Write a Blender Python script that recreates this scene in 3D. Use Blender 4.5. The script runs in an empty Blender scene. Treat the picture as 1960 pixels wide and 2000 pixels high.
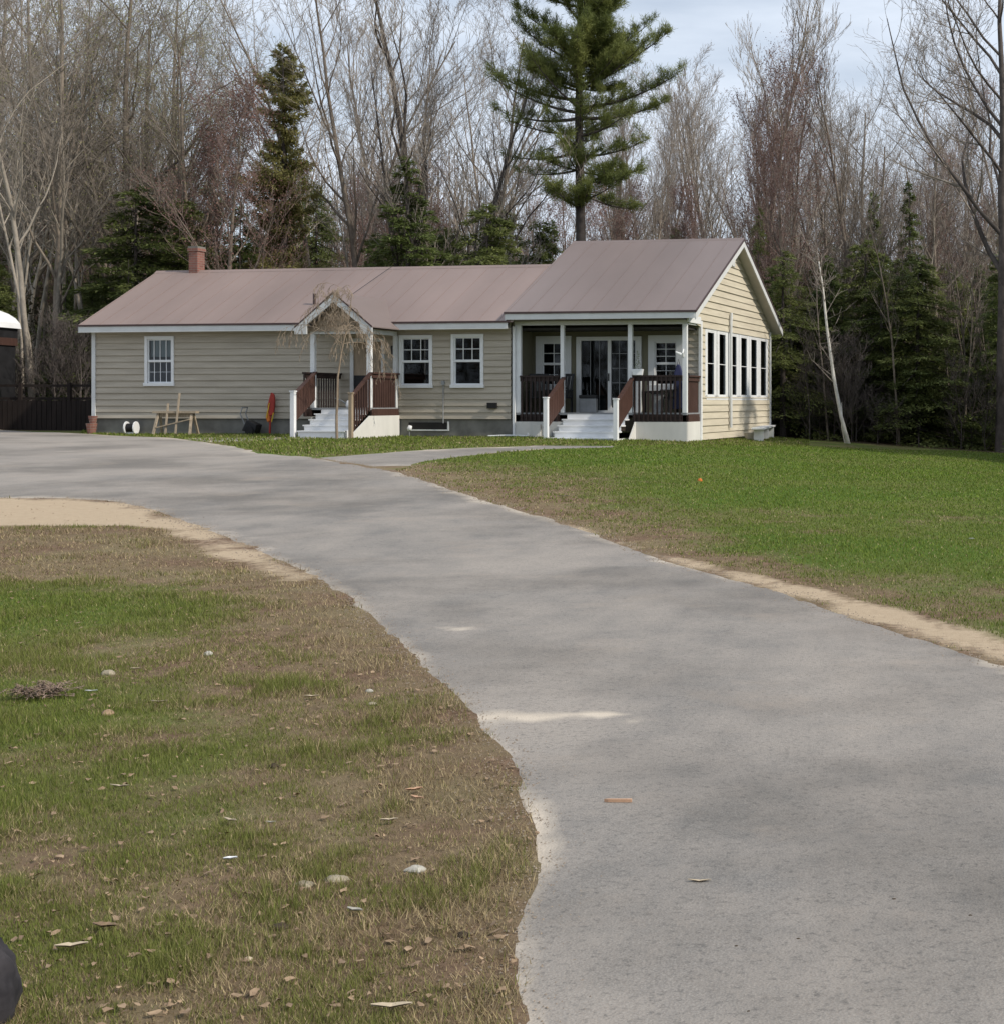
import bpy, math, random
import numpy as np
from mathutils import Vector, geometry, noise
rad = math.radians
S = bpy.context.scene
COL = S.collection

# ------------------------------------------------------------------ camera
cam = bpy.data.cameras.new('camera'); camo = bpy.data.objects.new('camera', cam); COL.objects.link(camo)
camo.location = (0, 0, 1.6); camo.rotation_euler = (rad(90), 0, 0)
cam.sensor_fit = 'HORIZONTAL'; cam.sensor_width = 36.0; cam.lens = 2900/1960*36
cam.shift_x = -(1700-980)/1960; cam.shift_y = -(1000-785)/1960
cam.clip_start = 0.1; cam.clip_end = 2000
S.camera = camo
# ------------------------------------------------------------------ sun and sky
SUN_EL = rad(40)
th = math.atan2(2900, 16700)                       # the house front recedes to the left by this angle
LX = Vector((math.cos(th), -math.sin(th), 0)); LY = Vector((math.sin(th), math.cos(th), 0))
al = rad(8)
sh = LX*math.cos(al) - LY*math.sin(al)             # horizontal direction towards the sun
sd = Vector((sh.x*math.cos(SUN_EL), sh.y*math.cos(SUN_EL), math.sin(SUN_EL)))
sun = bpy.data.lights.new('sun', 'SUN'); sun.energy = 3.5; sun.angle = rad(1.2); sun.color = (1.0, 0.92, 0.80)
suno = bpy.data.objects.new('sun', sun); COL.objects.link(suno); suno.location = (20, -10, 30)
suno.rotation_euler = sd.to_track_quat('Z', 'Y').to_euler()
W = bpy.data.worlds.new('World'); S.world = W; W.use_nodes = True
nt = W.node_tree; nt.nodes.clear()
wo = nt.nodes.new('ShaderNodeOutputWorld'); bg = nt.nodes.new('ShaderNodeBackground')
sky = nt.nodes.new('ShaderNodeTexSky'); sky.sky_type = 'NISHITA'; sky.sun_disc = False
sky.sun_elevation = SUN_EL; sky.sun_rotation = math.atan2(sd.x, sd.y)
tc = nt.nodes.new('ShaderNodeTexCoord'); mp = nt.nodes.new('ShaderNodeMapping'); mp.inputs['Scale'].default_value = (1.6, 1.6, 7.0)
nz = nt.nodes.new('ShaderNodeTexNoise'); nz.inputs['Scale'].default_value = 2.2; nz.inputs['Detail'].default_value = 7; nz.inputs['Roughness'].default_value = 0.55
cr = nt.nodes.new('ShaderNodeValToRGB'); cr.color_ramp.elements[0].position = 0.36; cr.color_ramp.elements[0].color = (0.55,)*3+(1,)
cr.color_ramp.elements[1].position = 0.62; cr.color_ramp.elements[1].color = (0.96,)*3+(1,)
mx = nt.nodes.new('ShaderNodeMix'); mx.data_type = 'RGBA'
mx.inputs[7].default_value = (8.0, 8.8, 10.0, 1)
L = nt.links.new
L(tc.outputs['Generated'], mp.inputs[0]); L(mp.outputs[0], nz.inputs[0]); L(nz.outputs[0], cr.inputs[0])
L(cr.outputs[0], mx.inputs[0]); L(sky.outputs[0], mx.inputs[6]); L(mx.outputs[2], bg.inputs[0]); bg.inputs[1].default_value = 0.1
L(bg.outputs[0], wo.inputs[0])
S.view_settings.view_transform = 'Standard'; S.view_settings.look = 'None'; S.view_settings.exposure = 0.08; S.view_settings.gamma = 1.0

# ------------------------------------------------------------------ helpers
FPX, CX, CY, EYE = 2900.0, 1700.0, 785.0, 1.6
def sst(t): t = np.clip(t, 0, 1); return t*t*(3-2*t)
def terr(X, Y):
    b = np.interp(X, [-45, -22, -10, -5, -2, 4.5, 15, 40], [.78, .67, .62, .52, .30, -.12, -.4, -.7])
    near = 0.02*np.sin(np.asarray(X)*.7+1)*np.sin(np.asarray(Y)*.5)
    return sst((np.asarray(Y)-6)/36.0)*b + near
def gp(px, py):                                     # where the line of sight through a point of the photo meets the terrain
    t = (py-CY)/FPX; k = (px-CX)/FPX; Y = 1.5/t
    for _ in range(60):
        Y = 0.5*Y + 0.5*(EYE-float(terr(k*Y, Y)))/t
    return (k*Y, Y)
def tag(o, label=None, cat=None, group=None, kind=None):
    if label: o['label'] = label
    if cat: o['category'] = cat
    if group: o['group'] = group
    if kind: o['kind'] = kind
    return o
def empty(name, loc, label, cat, group=None, rz=0, sc=None):
    o = bpy.data.objects.new(name, None); COL.objects.link(o); o.location = loc; o.rotation_euler = (0, 0, rz)
    o.empty_display_size = 0.2
    if sc: o.scale = sc
    return tag(o, label, cat, group)
def mesh_np(name, V, Fq, mat=None, smooth=False):
    """V (n,3), Fq (m,k) constant face size"""
    me = bpy.data.meshes.new(name); V = np.asarray(V, np.float32); Fq = np.asarray(Fq, np.int32); m, k = Fq.shape
    me.vertices.add(len(V)); me.vertices.foreach_set('co', V.ravel())
    me.loops.add(m*k); me.loops.foreach_set('vertex_index', Fq.ravel())
    me.polygons.add(m); me.polygons.foreach_set('loop_start', np.arange(0, m*k, k, dtype=np.int32))
    me.polygons.foreach_set('loop_total', np.full(m, k, np.int32))
    if smooth: me.polygons.foreach_set('use_smooth', np.ones(m, bool))
    me.update(calc_edges=True)
    if mat: me.materials.append(mat)
    return me
def add(name, me, parent=None, loc=(0, 0, 0)):
    o = bpy.data.objects.new(name, me); COL.objects.link(o); o.location = loc
    if parent: o.parent = parent
    return o
class MB:
    def __init__(s): s.v = []; s.f = []
    def poly(s, pts): n = len(s.v); s.v += [tuple(p) for p in pts]; s.f.append(tuple(range(n, n+len(pts)))); return s
    def box(s, x0, x1, y0, y1, z0, z1):
        n = len(s.v); s.v += [(x, y, z) for z in (z0, z1) for x, y in ((x0, y0), (x1, y0), (x1, y1), (x0, y1))]
        s.f += [tuple(n+i for i in q) for q in ((3, 2, 1, 0), (4, 5, 6, 7), (0, 1, 5, 4), (1, 2, 6, 5), (2, 3, 7, 6), (3, 0, 4, 7))]; return s
    def prism(s, prof, ax, a0, a1):
        """extrude a profile along axis ax ('x': prof=(y,z), 'y': prof=(x,z), 'z': prof=(x,y))"""
        P = {'x': lambda p, a: (a, p[0], p[1]), 'y': lambda p, a: (p[0], a, p[1]), 'z': lambda p, a: (p[0], p[1], a)}[ax]
        n = len(s.v); m = len(prof); s.v += [P(p, a0) for p in prof]+[P(p, a1) for p in prof]
        s.f += [tuple(range(n, n+m))[::-1], tuple(range(n+m, n+2*m))]
        s.f += [(n+i, n+(i+1) % m, n+m+(i+1) % m, n+m+i) for i in range(m)]; return s
    def bar(s, a, b, w, h=None, up=(0, 0, 1)):
        h = h or w; a = Vector(a); b = Vector(b); d = (b-a).normalized(); up = Vector(up)
        if abs(d.dot(up)) > .98: up = Vector((0, 1, 0))
        sx = d.cross(up).normalized()*w/2; sz = sx.cross(d).normalized()*h/2
        n = len(s.v)
        for p in (a, b): s.v += [tuple(p+q) for q in (-sx-sz, sx-sz, sx+sz, -sx+sz)]
        s.f += [tuple(n+i for i in q) for q in ((3, 2, 1, 0), (4, 5, 6, 7), (0, 1, 5, 4), (1, 2, 6, 5), (2, 3, 7, 6), (3, 0, 4, 7))]; return s
    def tube(s, pts, rs, n=8, cap=True):
        pts = [Vector(p) for p in pts]; 
        if not hasattr(rs, '__len__'): rs = [rs]*len(pts)
        b = len(s.v)
        for i, p in enumerate(pts):
            d = (pts[min(i+1, len(pts)-1)]-pts[max(i-1, 0)]).normalized()
            u = d.cross(Vector((0.3, 1, 0.1))).normalized(); w = d.cross(u)
            s.v += [tuple(p+(u*math.cos(2*math.pi*k/n)+w*math.sin(2*math.pi*k/n))*rs[i]) for k in range(n)]
        for i in range(len(pts)-1):
            for k in range(n): s.f.append((b+i*n+k, b+i*n+(k+1) % n, b+(i+1)*n+(k+1) % n, b+(i+1)*n+k))
        if cap: s.f += [tuple(range(b, b+n))[::-1], tuple(range(b+(len(pts)-1)*n, b+len(pts)*n))]
        return s
    def build(s, name, mat, parent=None, bevel=0, smooth=False, loc=(0, 0, 0)):
        me = bpy.data.meshes.new(name); me.from_pydata(s.v, [], s.f); me.update()
        if mat: me.materials.append(mat)
        if smooth: me.polygons.foreach_set('use_smooth', [True]*len(me.polygons))
        o = add(name, me, parent, loc)
        if bevel:
            b = o.modifiers.new('b', 'BEVEL'); b.width = bevel; b.segments = 2; b.limit_method = 'ANGLE'
        return o
# ------------------------------------------------------------------ materials
def mat(name, col, rough=0.7, var=0.15, scale=3.0, bump=0.0, bscale=40, metal=0.0, spec=0.3, stretch=None, var2=None, coat=0):
    m = bpy.data.materials.new(name); m.use_nodes = True; t = m.node_tree; p = t.nodes['Principled BSDF']
    p.inputs['Roughness'].default_value = rough; p.inputs['Metallic'].default_value = metal; p.inputs['Specular IOR Level'].default_value = spec
    tcn = t.nodes.new('ShaderNodeTexCoord'); mpn = t.nodes.new('ShaderNodeMapping')
    if stretch: mpn.inputs['Scale'].default_value = stretch
    n = t.nodes.new('ShaderNodeTexNoise'); n.inputs['Scale'].default_value = scale; n.inputs['Detail'].default_value = 6; n.inputs['Roughness'].default_value = .6
    r = t.nodes.new('ShaderNodeValToRGB'); r.color_ramp.elements[0].position = .3; r.color_ramp.elements[1].position = .7
    c2 = var2 or tuple(min(1, c*(1+var)) for c in col); c1 = tuple(c*(1-var) for c in col)
    if var2: c1 = col
    r.color_ramp.elements[0].color = (*c1, 1); r.color_ramp.elements[1].color = (*c2, 1)
    t.links.new(tcn.outputs['Object'], mpn.inputs[0]); t.links.new(mpn.outputs[0], n.inputs[0]); t.links.new(n.outputs[0], r.inputs[0]); t.links.new(r.outputs[0], p.inputs['Base Color'])
    if bump:
        n2 = t.nodes.new('ShaderNodeTexNoise'); n2.inputs['Scale'].default_value = bscale; n2.inputs['Detail'].default_value = 4
        b = t.nodes.new('ShaderNodeBump'); b.inputs['Strength'].default_value = bump; b.inputs['Distance'].default_value = .01
        t.links.new(mpn.outputs[0], n2.inputs[0]); t.links.new(n2.outputs[0], b.inputs['Height']); t.links.new(b.outputs[0], p.inputs['Normal'])
    return m
M = {}
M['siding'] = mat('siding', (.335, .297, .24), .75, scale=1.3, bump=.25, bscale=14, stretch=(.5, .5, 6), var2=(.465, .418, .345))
M['siding_lit'] = mat('siding_lit', (.47, .42, .33), .75, scale=1.3, bump=.25, bscale=14, stretch=(.5, .5, 6), var2=(.60, .545, .43))  # paler copy of siding, sunlight on the gable painted into its colour
M['roof'] = mat('roof', (.232, .174, .156), .5, var=.14, scale=.5, bump=.05, bscale=3, spec=.4, stretch=(1, .3, .3))
M['roof2'] = mat('roof2', (.19, .150, .140), .45, var=.12, scale=.5, bump=.05, bscale=3, spec=.4, stretch=(1, .3, .3))  # same roof metal, greyer: reflections of the trees put into the colour
M['edge'] = mat('edge', (.07, .045, .045), .5)
M['trim'] = mat('trim', (.60, .61, .61), .55, var=.08, scale=2)
M['white'] = mat('white', (.72, .73, .74), .5, var=.07, scale=2.5)
M['soffit'] = mat('soffit', (.45, .42, .38), .7, var=.08)
M['skirt'] = mat('skirt', (.62, .61, .58), .6, var=.12, scale=1.2, stretch=(1, 1, .4))
M['rail_shaded'] = mat('rail_shaded', (.028, .017, .015), .6, var=.3, scale=3)  # darker copy of rail: the shade on these railings is put into the colour
M['rail'] = mat('rail', (.062, .032, .025), .6, var=.3, scale=3, bump=.2, bscale=30, stretch=(6, 6, .8))
M['dark'] = mat('dark', (.012, .011, .012), .5, var=.3)
M['black'] = mat('black', (.02, .02, .022), .45, var=.3)
M['concrete'] = mat('concrete', (.17, .165, .15), .9, var=.3, scale=2, bump=.3, bscale=20)
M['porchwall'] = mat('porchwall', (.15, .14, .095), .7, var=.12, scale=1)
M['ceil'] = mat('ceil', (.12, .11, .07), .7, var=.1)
M['tan'] = mat('tan', (.32, .25, .18), .7, var=.3, scale=2, stretch=(5, 5, .6))
M['oldwood'] = mat('oldwood', (.33, .27, .20), .8, var=.3, scale=4, bump=.3, stretch=(6, 6, .8))
M['red'] = mat('red', (.36, .04, .03), .45, var=.2, scale=6)
M['orange'] = mat('orange', (.62, .17, .03), .5, var=.2, scale=6)
M['yellow'] = mat('yellow', (.62, .42, .04), .5, var=.2, scale=6)
M['grey'] = mat('grey', (.25, .26, .27), .5, var=.2)
M['curtain'] = mat('curtain', (.55, .60, .56), .8, var=.1, scale=8, stretch=(6, 1, .3))
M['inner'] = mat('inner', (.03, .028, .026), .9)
M['blue'] = mat('blue', (.03, .035, .09), .6)
M['stone1'] = mat('stone1', (.30, .26, .19), .85, var=.3, scale=9, bump=.4, bscale=30)
M['stone2'] = mat('stone2', (.40, .38, .33), .8, var=.2, scale=9, bump=.4, bscale=30)
M['rock'] = mat('rock', (.014, .013, .016), .85, scale=14, var2=(.045, .041, .045), bump=.5, bscale=12)
M['leafA'] = mat('leafA', (.13, .085, .055), .8, scale=14, var2=(.42, .30, .19))
M['leafB'] = mat('leafB', (.48, .40, .29), .7, var=.25, scale=20)
M['chipwood'] = mat('chipwood', (.50, .31, .20), .7, var=.2, scale=20)
def brick_mat():
    m = bpy.data.materials.new('brick'); m.use_nodes = True; t = m.node_tree; p = t.nodes['Principled BSDF']; p.inputs['Roughness'].default_value = .9
    g = t.nodes.new('ShaderNodeNewGeometry'); tcn = t.nodes.new('ShaderNodeTexCoord')
    sp = t.nodes.new('ShaderNodeSeparateXYZ'); ad = t.nodes.new('ShaderNodeMath'); cb = t.nodes.new('ShaderNodeCombineXYZ')
    b = t.nodes.new('ShaderNodeTexBrick'); b.inputs['Scale'].default_value = 1.0
    b.inputs['Brick Width'].default_value = .21; b.inputs['Row Height'].default_value = .075; b.inputs['Mortar Size'].default_value = .008
    b.inputs['Color1'].default_value = (.25, .105, .08, 1); b.inputs['Color2'].default_value = (.18, .075, .06, 1); b.inputs['Mortar'].default_value = (.22, .17, .14, 1)
    t.links.new(tcn.outputs['Object'], sp.inputs[0]); t.links.new(sp.outputs[0], ad.inputs[0]); t.links.new(sp.outputs[1], ad.inputs[1])
    t.links.new(ad.outputs[0], cb.inputs[0]); t.links.new(sp.outputs[2], cb.inputs[1]); t.links.new(cb.outputs[0], b.inputs['Vector']); t.links.new(b.outputs[0], p.inputs['Base Color'])
    return m
M['brick'] = brick_mat()
def glass_mat(name='glass', tint=(.42, .45, .48)):
    m = bpy.data.materials.new(name); m.use_nodes = True; t = m.node_tree; t.nodes.clear()
    o = t.nodes.new('ShaderNodeOutputMaterial'); mi = t.nodes.new('ShaderNodeMixShader'); tr = t.nodes.new('ShaderNodeBsdfTransparent'); gl = t.nodes.new('ShaderNodeBsdfGlossy')
    tr.inputs[0].default_value = (*tint, 1); gl.inputs['Roughness'].default_value = .03; gl.inputs[0].default_value = (.8, .85, .9, 1)
    mi.inputs[0].default_value = .05; t.links.new(tr.outputs[0], mi.inputs[1]); t.links.new(gl.outputs[0], mi.inputs[2]); t.links.new(mi.outputs[0], o.inputs[0])
    return m
M['glass'] = glass_mat()
def foliage_mat(name, c1, c2, rough=.6, sc=.6, trans=.25):
    m = bpy.data.materials.new(name); m.use_nodes = True; t = m.node_tree; p = t.nodes['Principled BSDF']
    p.inputs['Roughness'].default_value = rough; p.inputs['Specular IOR Level'].default_value = .2
    g = t.nodes.new('ShaderNodeTexCoord'); n = t.nodes.new('ShaderNodeTexNoise'); n.inputs['Scale'].default_value = sc; n.inputs['Detail'].default_value = 5; n.inputs['Roughness'].default_value = .75
    oi = t.nodes.new('ShaderNodeObjectInfo'); ad = t.nodes.new('ShaderNodeMath'); ad.operation = 'MULTIPLY_ADD'; ad.inputs[1].default_value = .25
    r = t.nodes.new('ShaderNodeValToRGB'); r.color_ramp.elements[0].position = .45; r.color_ramp.elements[1].position = .78
    r.color_ramp.elements[0].color = (*c1, 1); r.color_ramp.elements[1].color = (*c2, 1)
    t.links.new(g.outputs['Object'], n.inputs[0]); t.links.new(oi.outputs['Random'], ad.inputs[0]); t.links.new(n.outputs[0], ad.inputs[2])
    t.links.new(ad.outputs[0], r.inputs[0]); t.links.new(r.outputs[0], p.inputs['Base Color'])
    if trans:
        tl = t.nodes.new('ShaderNodeBsdfTranslucent'); mi = t.nodes.new('ShaderNodeMixShader'); mi.inputs[0].default_value = trans
        t.links.new(r.outputs[0], tl.inputs[0]); t.links.new(p.outputs[0], mi.inputs[1]); t.links.new(tl.outputs[0], mi.inputs[2])
        t.links.new(mi.outputs[0], t.nodes['Material Output'].inputs[0])
    return m
M['bark'] = foliage_mat('bark', (.13, .105, .085), (.26, .22, .18), .9, 1.2, 0)
M['darkbark'] = foliage_mat('darkbark', (.05, .042, .038), (.13, .11, .10), .9, 1.2, 0)
M['palebark'] = foliage_mat('palebark', (.20, .175, .145), (.38, .335, .28), .9, 1.6, 0)
M['birchbark'] = foliage_mat('birchbark', (.45, .42, .38), (.75, .72, .66), .7, 2.5, 0)
M['weep'] = foliage_mat('weep', (.22, .17, .125), (.36, .29, .22), .9, 2, 0)
M['twig'] = foliage_mat('twig', (.20, .172, .145), (.36, .315, .27), .9, .8, 0)
M['redtwig'] = foliage_mat('redtwig', (.18, .13, .115), (.29, .215, .19), .9, .8, 0)
M['clod'] = mat('clod', (.06, .045, .03), .95, var=.4, scale=20, bump=.5)
M['bud'] = foliage_mat('bud', (.17, .095, .08), (.29, .18, .155), .8, .7, .2)
M['greenbud'] = foliage_mat('greenbud', (.17, .17, .07), (.32, .32, .14), .8, .7, .3)
M['spruce'] = foliage_mat('spruce', (.06, .09, .03), (.22, .27, .09), .6, .9, .35)
M['hemlock'] = foliage_mat('hemlock', (.07, .095, .03), (.25, .28, .10), .6, .9, .35)
M['pine'] = foliage_mat('pine', (.11, .14, .04), (.32, .34, .11), .55, .7, .35)
M['arbor'] = foliage_mat('arbor', (.14, .135, .05), (.32, .30, .12), .6, .8, .4)

# ------------------------------------------------------------------ the ground
K = 1.0294                                              # outlines below were read off a reduced view of the photo
def outline(pts): return [gp(x*K, y*K) for x, y in pts]
DRIVE = outline([(905, 2700), (975, 1943), (965, 1850), (970, 1760), (1000, 1680), (1010, 1600), (998, 1530), (985, 1480), (950, 1430), (905, 1370), (850, 1310), (770, 1235),
                 (700, 1170), (640, 1125), (590, 1092), (480, 1040), (400, 1008), (290, 968), (220, 952), (120, 946), (0, 945), (-300, 950),
                 (-300, 806), (0, 815), (200, 825), (330, 831), (420, 842), (500, 860), (600, 868), (660, 880), (745, 893), (830, 918), (950, 958), (1050, 985), (1170, 1030), (1300, 1075), (1500, 1130), (1700, 1200), (1904, 1262), (2300, 1400), (3300, 2000), (3600, 2700)])
PATH = outline([(600, 868.6), (640, 866), (720, 860), (800, 854), (900, 849), (1036, 845.5), (1165, 846), (1165, 849), (1036, 852), (960, 857), (870, 867), (800, 877), (748, 892), (662, 879)])
PATH2 = outline([(336, 831.2), (430, 830.5), (560, 829), (660, 829.5), (662, 832), (560, 834), (470, 837), (424, 841.5)])
SAND = outline([(-300, 950), (0, 945.5), (120, 946.5), (220, 952.5), (290, 968.5), (400, 1009), (480, 1041), (590, 1093), (560, 1100), (440, 1060), (330, 1010), (250, 996), (0, 998), (-300, 1000)])
SANDR = outline([(1040, 984), (1170, 1029), (1300, 1074), (1500, 1129), (1700, 1199), (1904, 1261), (2300, 1398), (2300, 1330), (1904, 1208), (1800, 1180), (1560, 1118), (1400, 1082), (1250, 1050), (1120, 1012)])
DRY = outline([(740, 895), (870, 880), (1000, 872), (1250, 900), (1300, 980), (1250, 1050), (1120, 1010), (950, 960)])
BROWNB = outline([(-300, 1000), (0, 998), (330, 1010), (440, 1060), (590, 1095), (640, 1126), (560, 1150), (400, 1110), (200, 1108), (0, 1108), (-300, 1100)])
GREENB = outline([(-300, 1110), (0, 1110), (330, 1118), (360, 1180), (250, 1210), (0, 1220), (-300, 1220)])
LAWN = outline([(745, 893), (870, 867), (1040, 852), (1400, 846), (1500, 846), (1950, 858), (2600, 880), (3400, 1200), (2300, 1400), (1904, 1262), (1500, 1130), (1170, 1030), (950, 958)])
def vnoise(X, Y, f, seed=0):
    r = np.random.RandomState(seed); g = r.rand(256, 256); x = X*f; y = Y*f; xi = np.floor(x).astype(int); yi = np.floor(y).astype(int); u = sst(x-xi); v = sst(y-yi)
    G = lambda a, b: g[a % 256, b % 256]
    return (G(xi, yi)*(1-u)+G(xi+1, yi)*u)*(1-v)+(G(xi, yi+1)*(1-u)+G(xi+1, yi+1)*u)*v
def densify(poly, step=.2, amp=.03, seed=0.):
    out = []
    n = len(poly)
    for i in range(n):
        a = Vector(poly[i]); b = Vector(poly[(i+1) % n]); d = (b-a).length
        if d < 1e-6: continue
        st = max(step, .012*a.y*1.0); m = max(1, int(d/st)); t = Vector((-(b-a).y, (b-a).x))/d
        for k in range(m):
            p = a+(b-a)*k/m
            w = amp*(noise.noise(Vector((p.x*1.4, p.y*1.4, seed)))*1.6+noise.noise(Vector((p.x*6, p.y*6, seed+9)))*.9)*min(1.6, .5+p.y/14)
            out.append((p.x+t.x*w, p.y+t.y*w))
    return out
def seg_dist(P, poly, closed=True):
    """distance of points P (n,2) to a polyline"""
    Q = np.array(poly); A = Q; B = np.roll(Q, -1, 0)
    if not closed: A = Q[:-1]; B = Q[1:]
    best = np.full(len(P), 1e9)
    for a, b in zip(A, B):
        ab = b-a; l = (ab**2).sum()
        if l < 1e-12: continue
        t = np.clip(((P-a)@ab)/l, 0, 1); d = np.hypot(*(P-(a+t[:, None]*ab)).T); best = np.minimum(best, d)
    return best
def inside(P, poly):
    x, y = P[:, 0], P[:, 1]; c = np.zeros(len(P), bool); Q = np.array(poly); n = len(Q)
    for i in range(n):
        x0, y0 = Q[i]; x1, y1 = Q[(i+1) % n]
        if y0 == y1: continue
        k = ((y0 > y) != (y1 > y)) & (x < (x1-x0)*(y-y0)/(y1-y0)+x0); c ^= k
    return c
def sdist(P, poly):
    d = seg_dist(P, poly); return np.where(inside(P, poly), d, -d)
def soft(P, poly, w=.4): return sst(sdist(P, poly)/w*.5+.5)
def ground_masks(P):
    """r: greenness, g: sand, b: wood floor"""
    n = len(P); Y = P[:, 1]
    r = np.full(n, .60); g = np.zeros(n); b = np.zeros(n)
    w = np.clip(Y*.02, .12, .8)
    r += .26*(vnoise(P[:, 0], P[:, 1], .8, 21)-.5)+.3*(vnoise(P[:, 0], P[:, 1], 2.3, 22)-.5)-.02
    dd = seg_dist(P, DRIVE)
    edge = np.exp(-(dd/(.35+.012*Y))**2)
    left = ~inside(P, LAWN)
    r -= np.where(left & (Y < 30), .42*np.exp(-(dd/.85)**2), 0)
    k = soft(P, BROWNB, 1.0); r = r*(1-k)+.12*k
    k = soft(P, GREENB, 1.0); r = r*(1-k)+.74*k
    k = soft(P, LAWN, .8); r = r*(1-k)+k*(.76+.10*sst((Y-14)/16)+.30*(vnoise(P[:, 0]*.7, P[:, 1], .5, 23)-.5)+.22*(vnoise(P[:, 0], P[:, 1], 1.7, 24)-.5))
    k = soft(P, DRY, 2.5)*(.6+.4*vnoise(P[:, 0], P[:, 1], .6, 41)); r = r*(1-k)+.54*k
    far = (Y > 30) & left; r = np.where(far, .62, r)
    r -= np.where(inside(P, LAWN), .22*edge+.18*np.exp(-(dd/(1.0+.05*Y))**2), 0)
    k = soft(P, SAND, .9); g = np.maximum(g, k*(.78+.4*vnoise(P[:, 0], P[:, 1], 1.9, 51)))
    k = soft(P, SANDR, .5); g = np.maximum(g, k*(.62+.5*vnoise(P[:, 0], P[:, 1], 1.7, 52)))
    g = np.maximum(g, .35*np.exp(-(dd/.16)**2)*(Y < 34))
    # wood floor behind the house and beyond the lawn
    line = np.interp(P[:, 0], [-60, -27, -22, -3, -1, 4, 20, 60], [47.5, 47.5, 49, 51.5, 50.5, 49.5, 44, 40])
    b = sst((Y-line)/1.6+.5)
    return np.clip(r, 0, 1), np.clip(g, 0, 1), b
xs = np.concatenate([np.arange(-420, -46, 20), np.arange(-46, -16, .28), np.arange(-16, 8, .13), np.arange(8, 14, .28), np.arange(14, 420, 20)])
ys = np.concatenate([np.arange(-60, -2, 6), np.arange(-2, 3, .28), np.arange(3, 26, .13), np.arange(26, 62, .28), np.arange(62, 900, 25)])
XX, YY = np.meshgrid(xs, ys); GP = np.stack([XX.ravel(), YY.ravel()], 1)
V = np.column_stack([GP, terr(GP[:, 0], GP[:, 1])])
nx, ny = len(xs), len(ys); ii = (np.arange(ny-1)[:, None]*nx+np.arange(nx-1)[None, :]).ravel()
me = mesh_np('ground', V, np.stack([ii, ii+1, ii+1+nx, ii+nx], 1), smooth=True)
R_, G_, B_ = ground_masks(GP)
ca = me.color_attributes.new('soil', 'FLOAT_COLOR', 'POINT'); ca.data.foreach_set('color', np.column_stack([R_, G_, B_, np.ones(len(R_))]).astype(np.float32).ravel())
def N(t, k, **kw):
    n = t.nodes.new(k)
    for a, b in kw.items(): setattr(n, a, b)
    return n
def noise_node(t, vec, scale, detail=5, rough=.6):
    n = t.nodes.new('ShaderNodeTexNoise'); n.inputs['Scale'].default_value = scale; n.inputs['Detail'].default_value = detail; n.inputs['Roughness'].default_value = rough
    t.links.new(vec, n.inputs[0]); return n.outputs[0]
def math_n(t, op, a, b=None, c=None, clamp=False):
    n = t.nodes.new('ShaderNodeMath'); n.operation = op; n.use_clamp = clamp
    for i, x in enumerate((a, b, c)):
        if x is None: continue
        if isinstance(x, (int, float)): n.inputs[i].default_value = x
        else: t.links.new(x, n.inputs[i])
    return n.outputs[0]
def mix_c(t, f, a, b):
    n = t.nodes.new('ShaderNodeMix'); n.data_type = 'RGBA'
    for i, x in ((0, f), (6, a), (7, b)):
        if isinstance(x, (int, float)): n.inputs[i].default_value = x
        elif isinstance(x, tuple): n.inputs[i].default_value = (*x, 1)
        else: t.links.new(x, n.inputs[i])
    return n.outputs[2]
def ground_mat():
    m = bpy.data.materials.new('soil_and_turf'); m.use_nodes = True; t = m.node_tree; p = t.nodes['Principled BSDF']
    p.inputs['Roughness'].default_value = .95; p.inputs['Specular IOR Level'].default_value = .1
    at = N(t, 'ShaderNodeAttribute', attribute_name='soil'); sp = N(t, 'ShaderNodeSeparateColor'); t.links.new(at.outputs['Color'], sp.inputs[0])
    ge = N(t, 'ShaderNodeNewGeometry'); P = ge.outputs['Position']
    n1 = noise_node(t, P, 1.1, 6, .65); n2 = noise_node(t, P, 11, 8, .78); n3 = noise_node(t, P, 60, 5, .8); n4 = noise_node(t, P, .35, 4, .6)
    soil = mix_c(t, math_n(t, 'MULTIPLY_ADD', n2, 2.2, -.6, True), (.065, .042, .030), (.28, .185, .125))
    straw = mix_c(t, n3, (.13, .105, .055), (.30, .255, .15))
    soil = mix_c(t, math_n(t, 'MULTIPLY_ADD', n1, 3.0, -1.1, True), soil, straw)
    green = mix_c(t, math_n(t, 'MULTIPLY_ADD', n3, 2.4, -.7, True), (.045, .085, .012), (.115, .18, .03))
    olive = mix_c(t, n3, (.10, .11, .035), (.18, .185, .06))
    green = mix_c(t, math_n(t, 'MULTIPLY_ADD', n4, 4.0, -1.7, True), green, olive)
    s = math_n(t, 'ADD', math_n(t, 'MULTIPLY', n1, .55), math_n(t, 'MULTIPLY', n2, .45))
    f = math_n(t, 'MULTIPLY_ADD', math_n(t, 'ADD', sp.outputs[0], s), 5.0, -4.9, True)
    c = mix_c(t, f, soil, green)
    sandc = mix_c(t, n2, (.36, .27, .18), (.58, .47, .34))
    f2 = math_n(t, 'MULTIPLY_ADD', math_n(t, 'ADD', sp.outputs[1], s), 5.0, -4.4, True)
    c = mix_c(t, f2, c, sandc)
    wood = mix_c(t, n2, (.05, .036, .024), (.15, .11, .075))
    c = mix_c(t, sp.outputs[2], c, wood)
    t.links.new(c, p.inputs['Base Color'])
    b = N(t, 'ShaderNodeBump'); b.inputs['Strength'].default_value = .6; b.inputs['Distance'].default_value = .03
    t.links.new(math_n(t, 'ADD', n3, n2), b.inputs['Height']); t.links.new(b.outputs[0], p.inputs['Normal'])
    return m
me.materials.append(ground_mat())
tag(add('ground', me), kind='structure')
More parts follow.
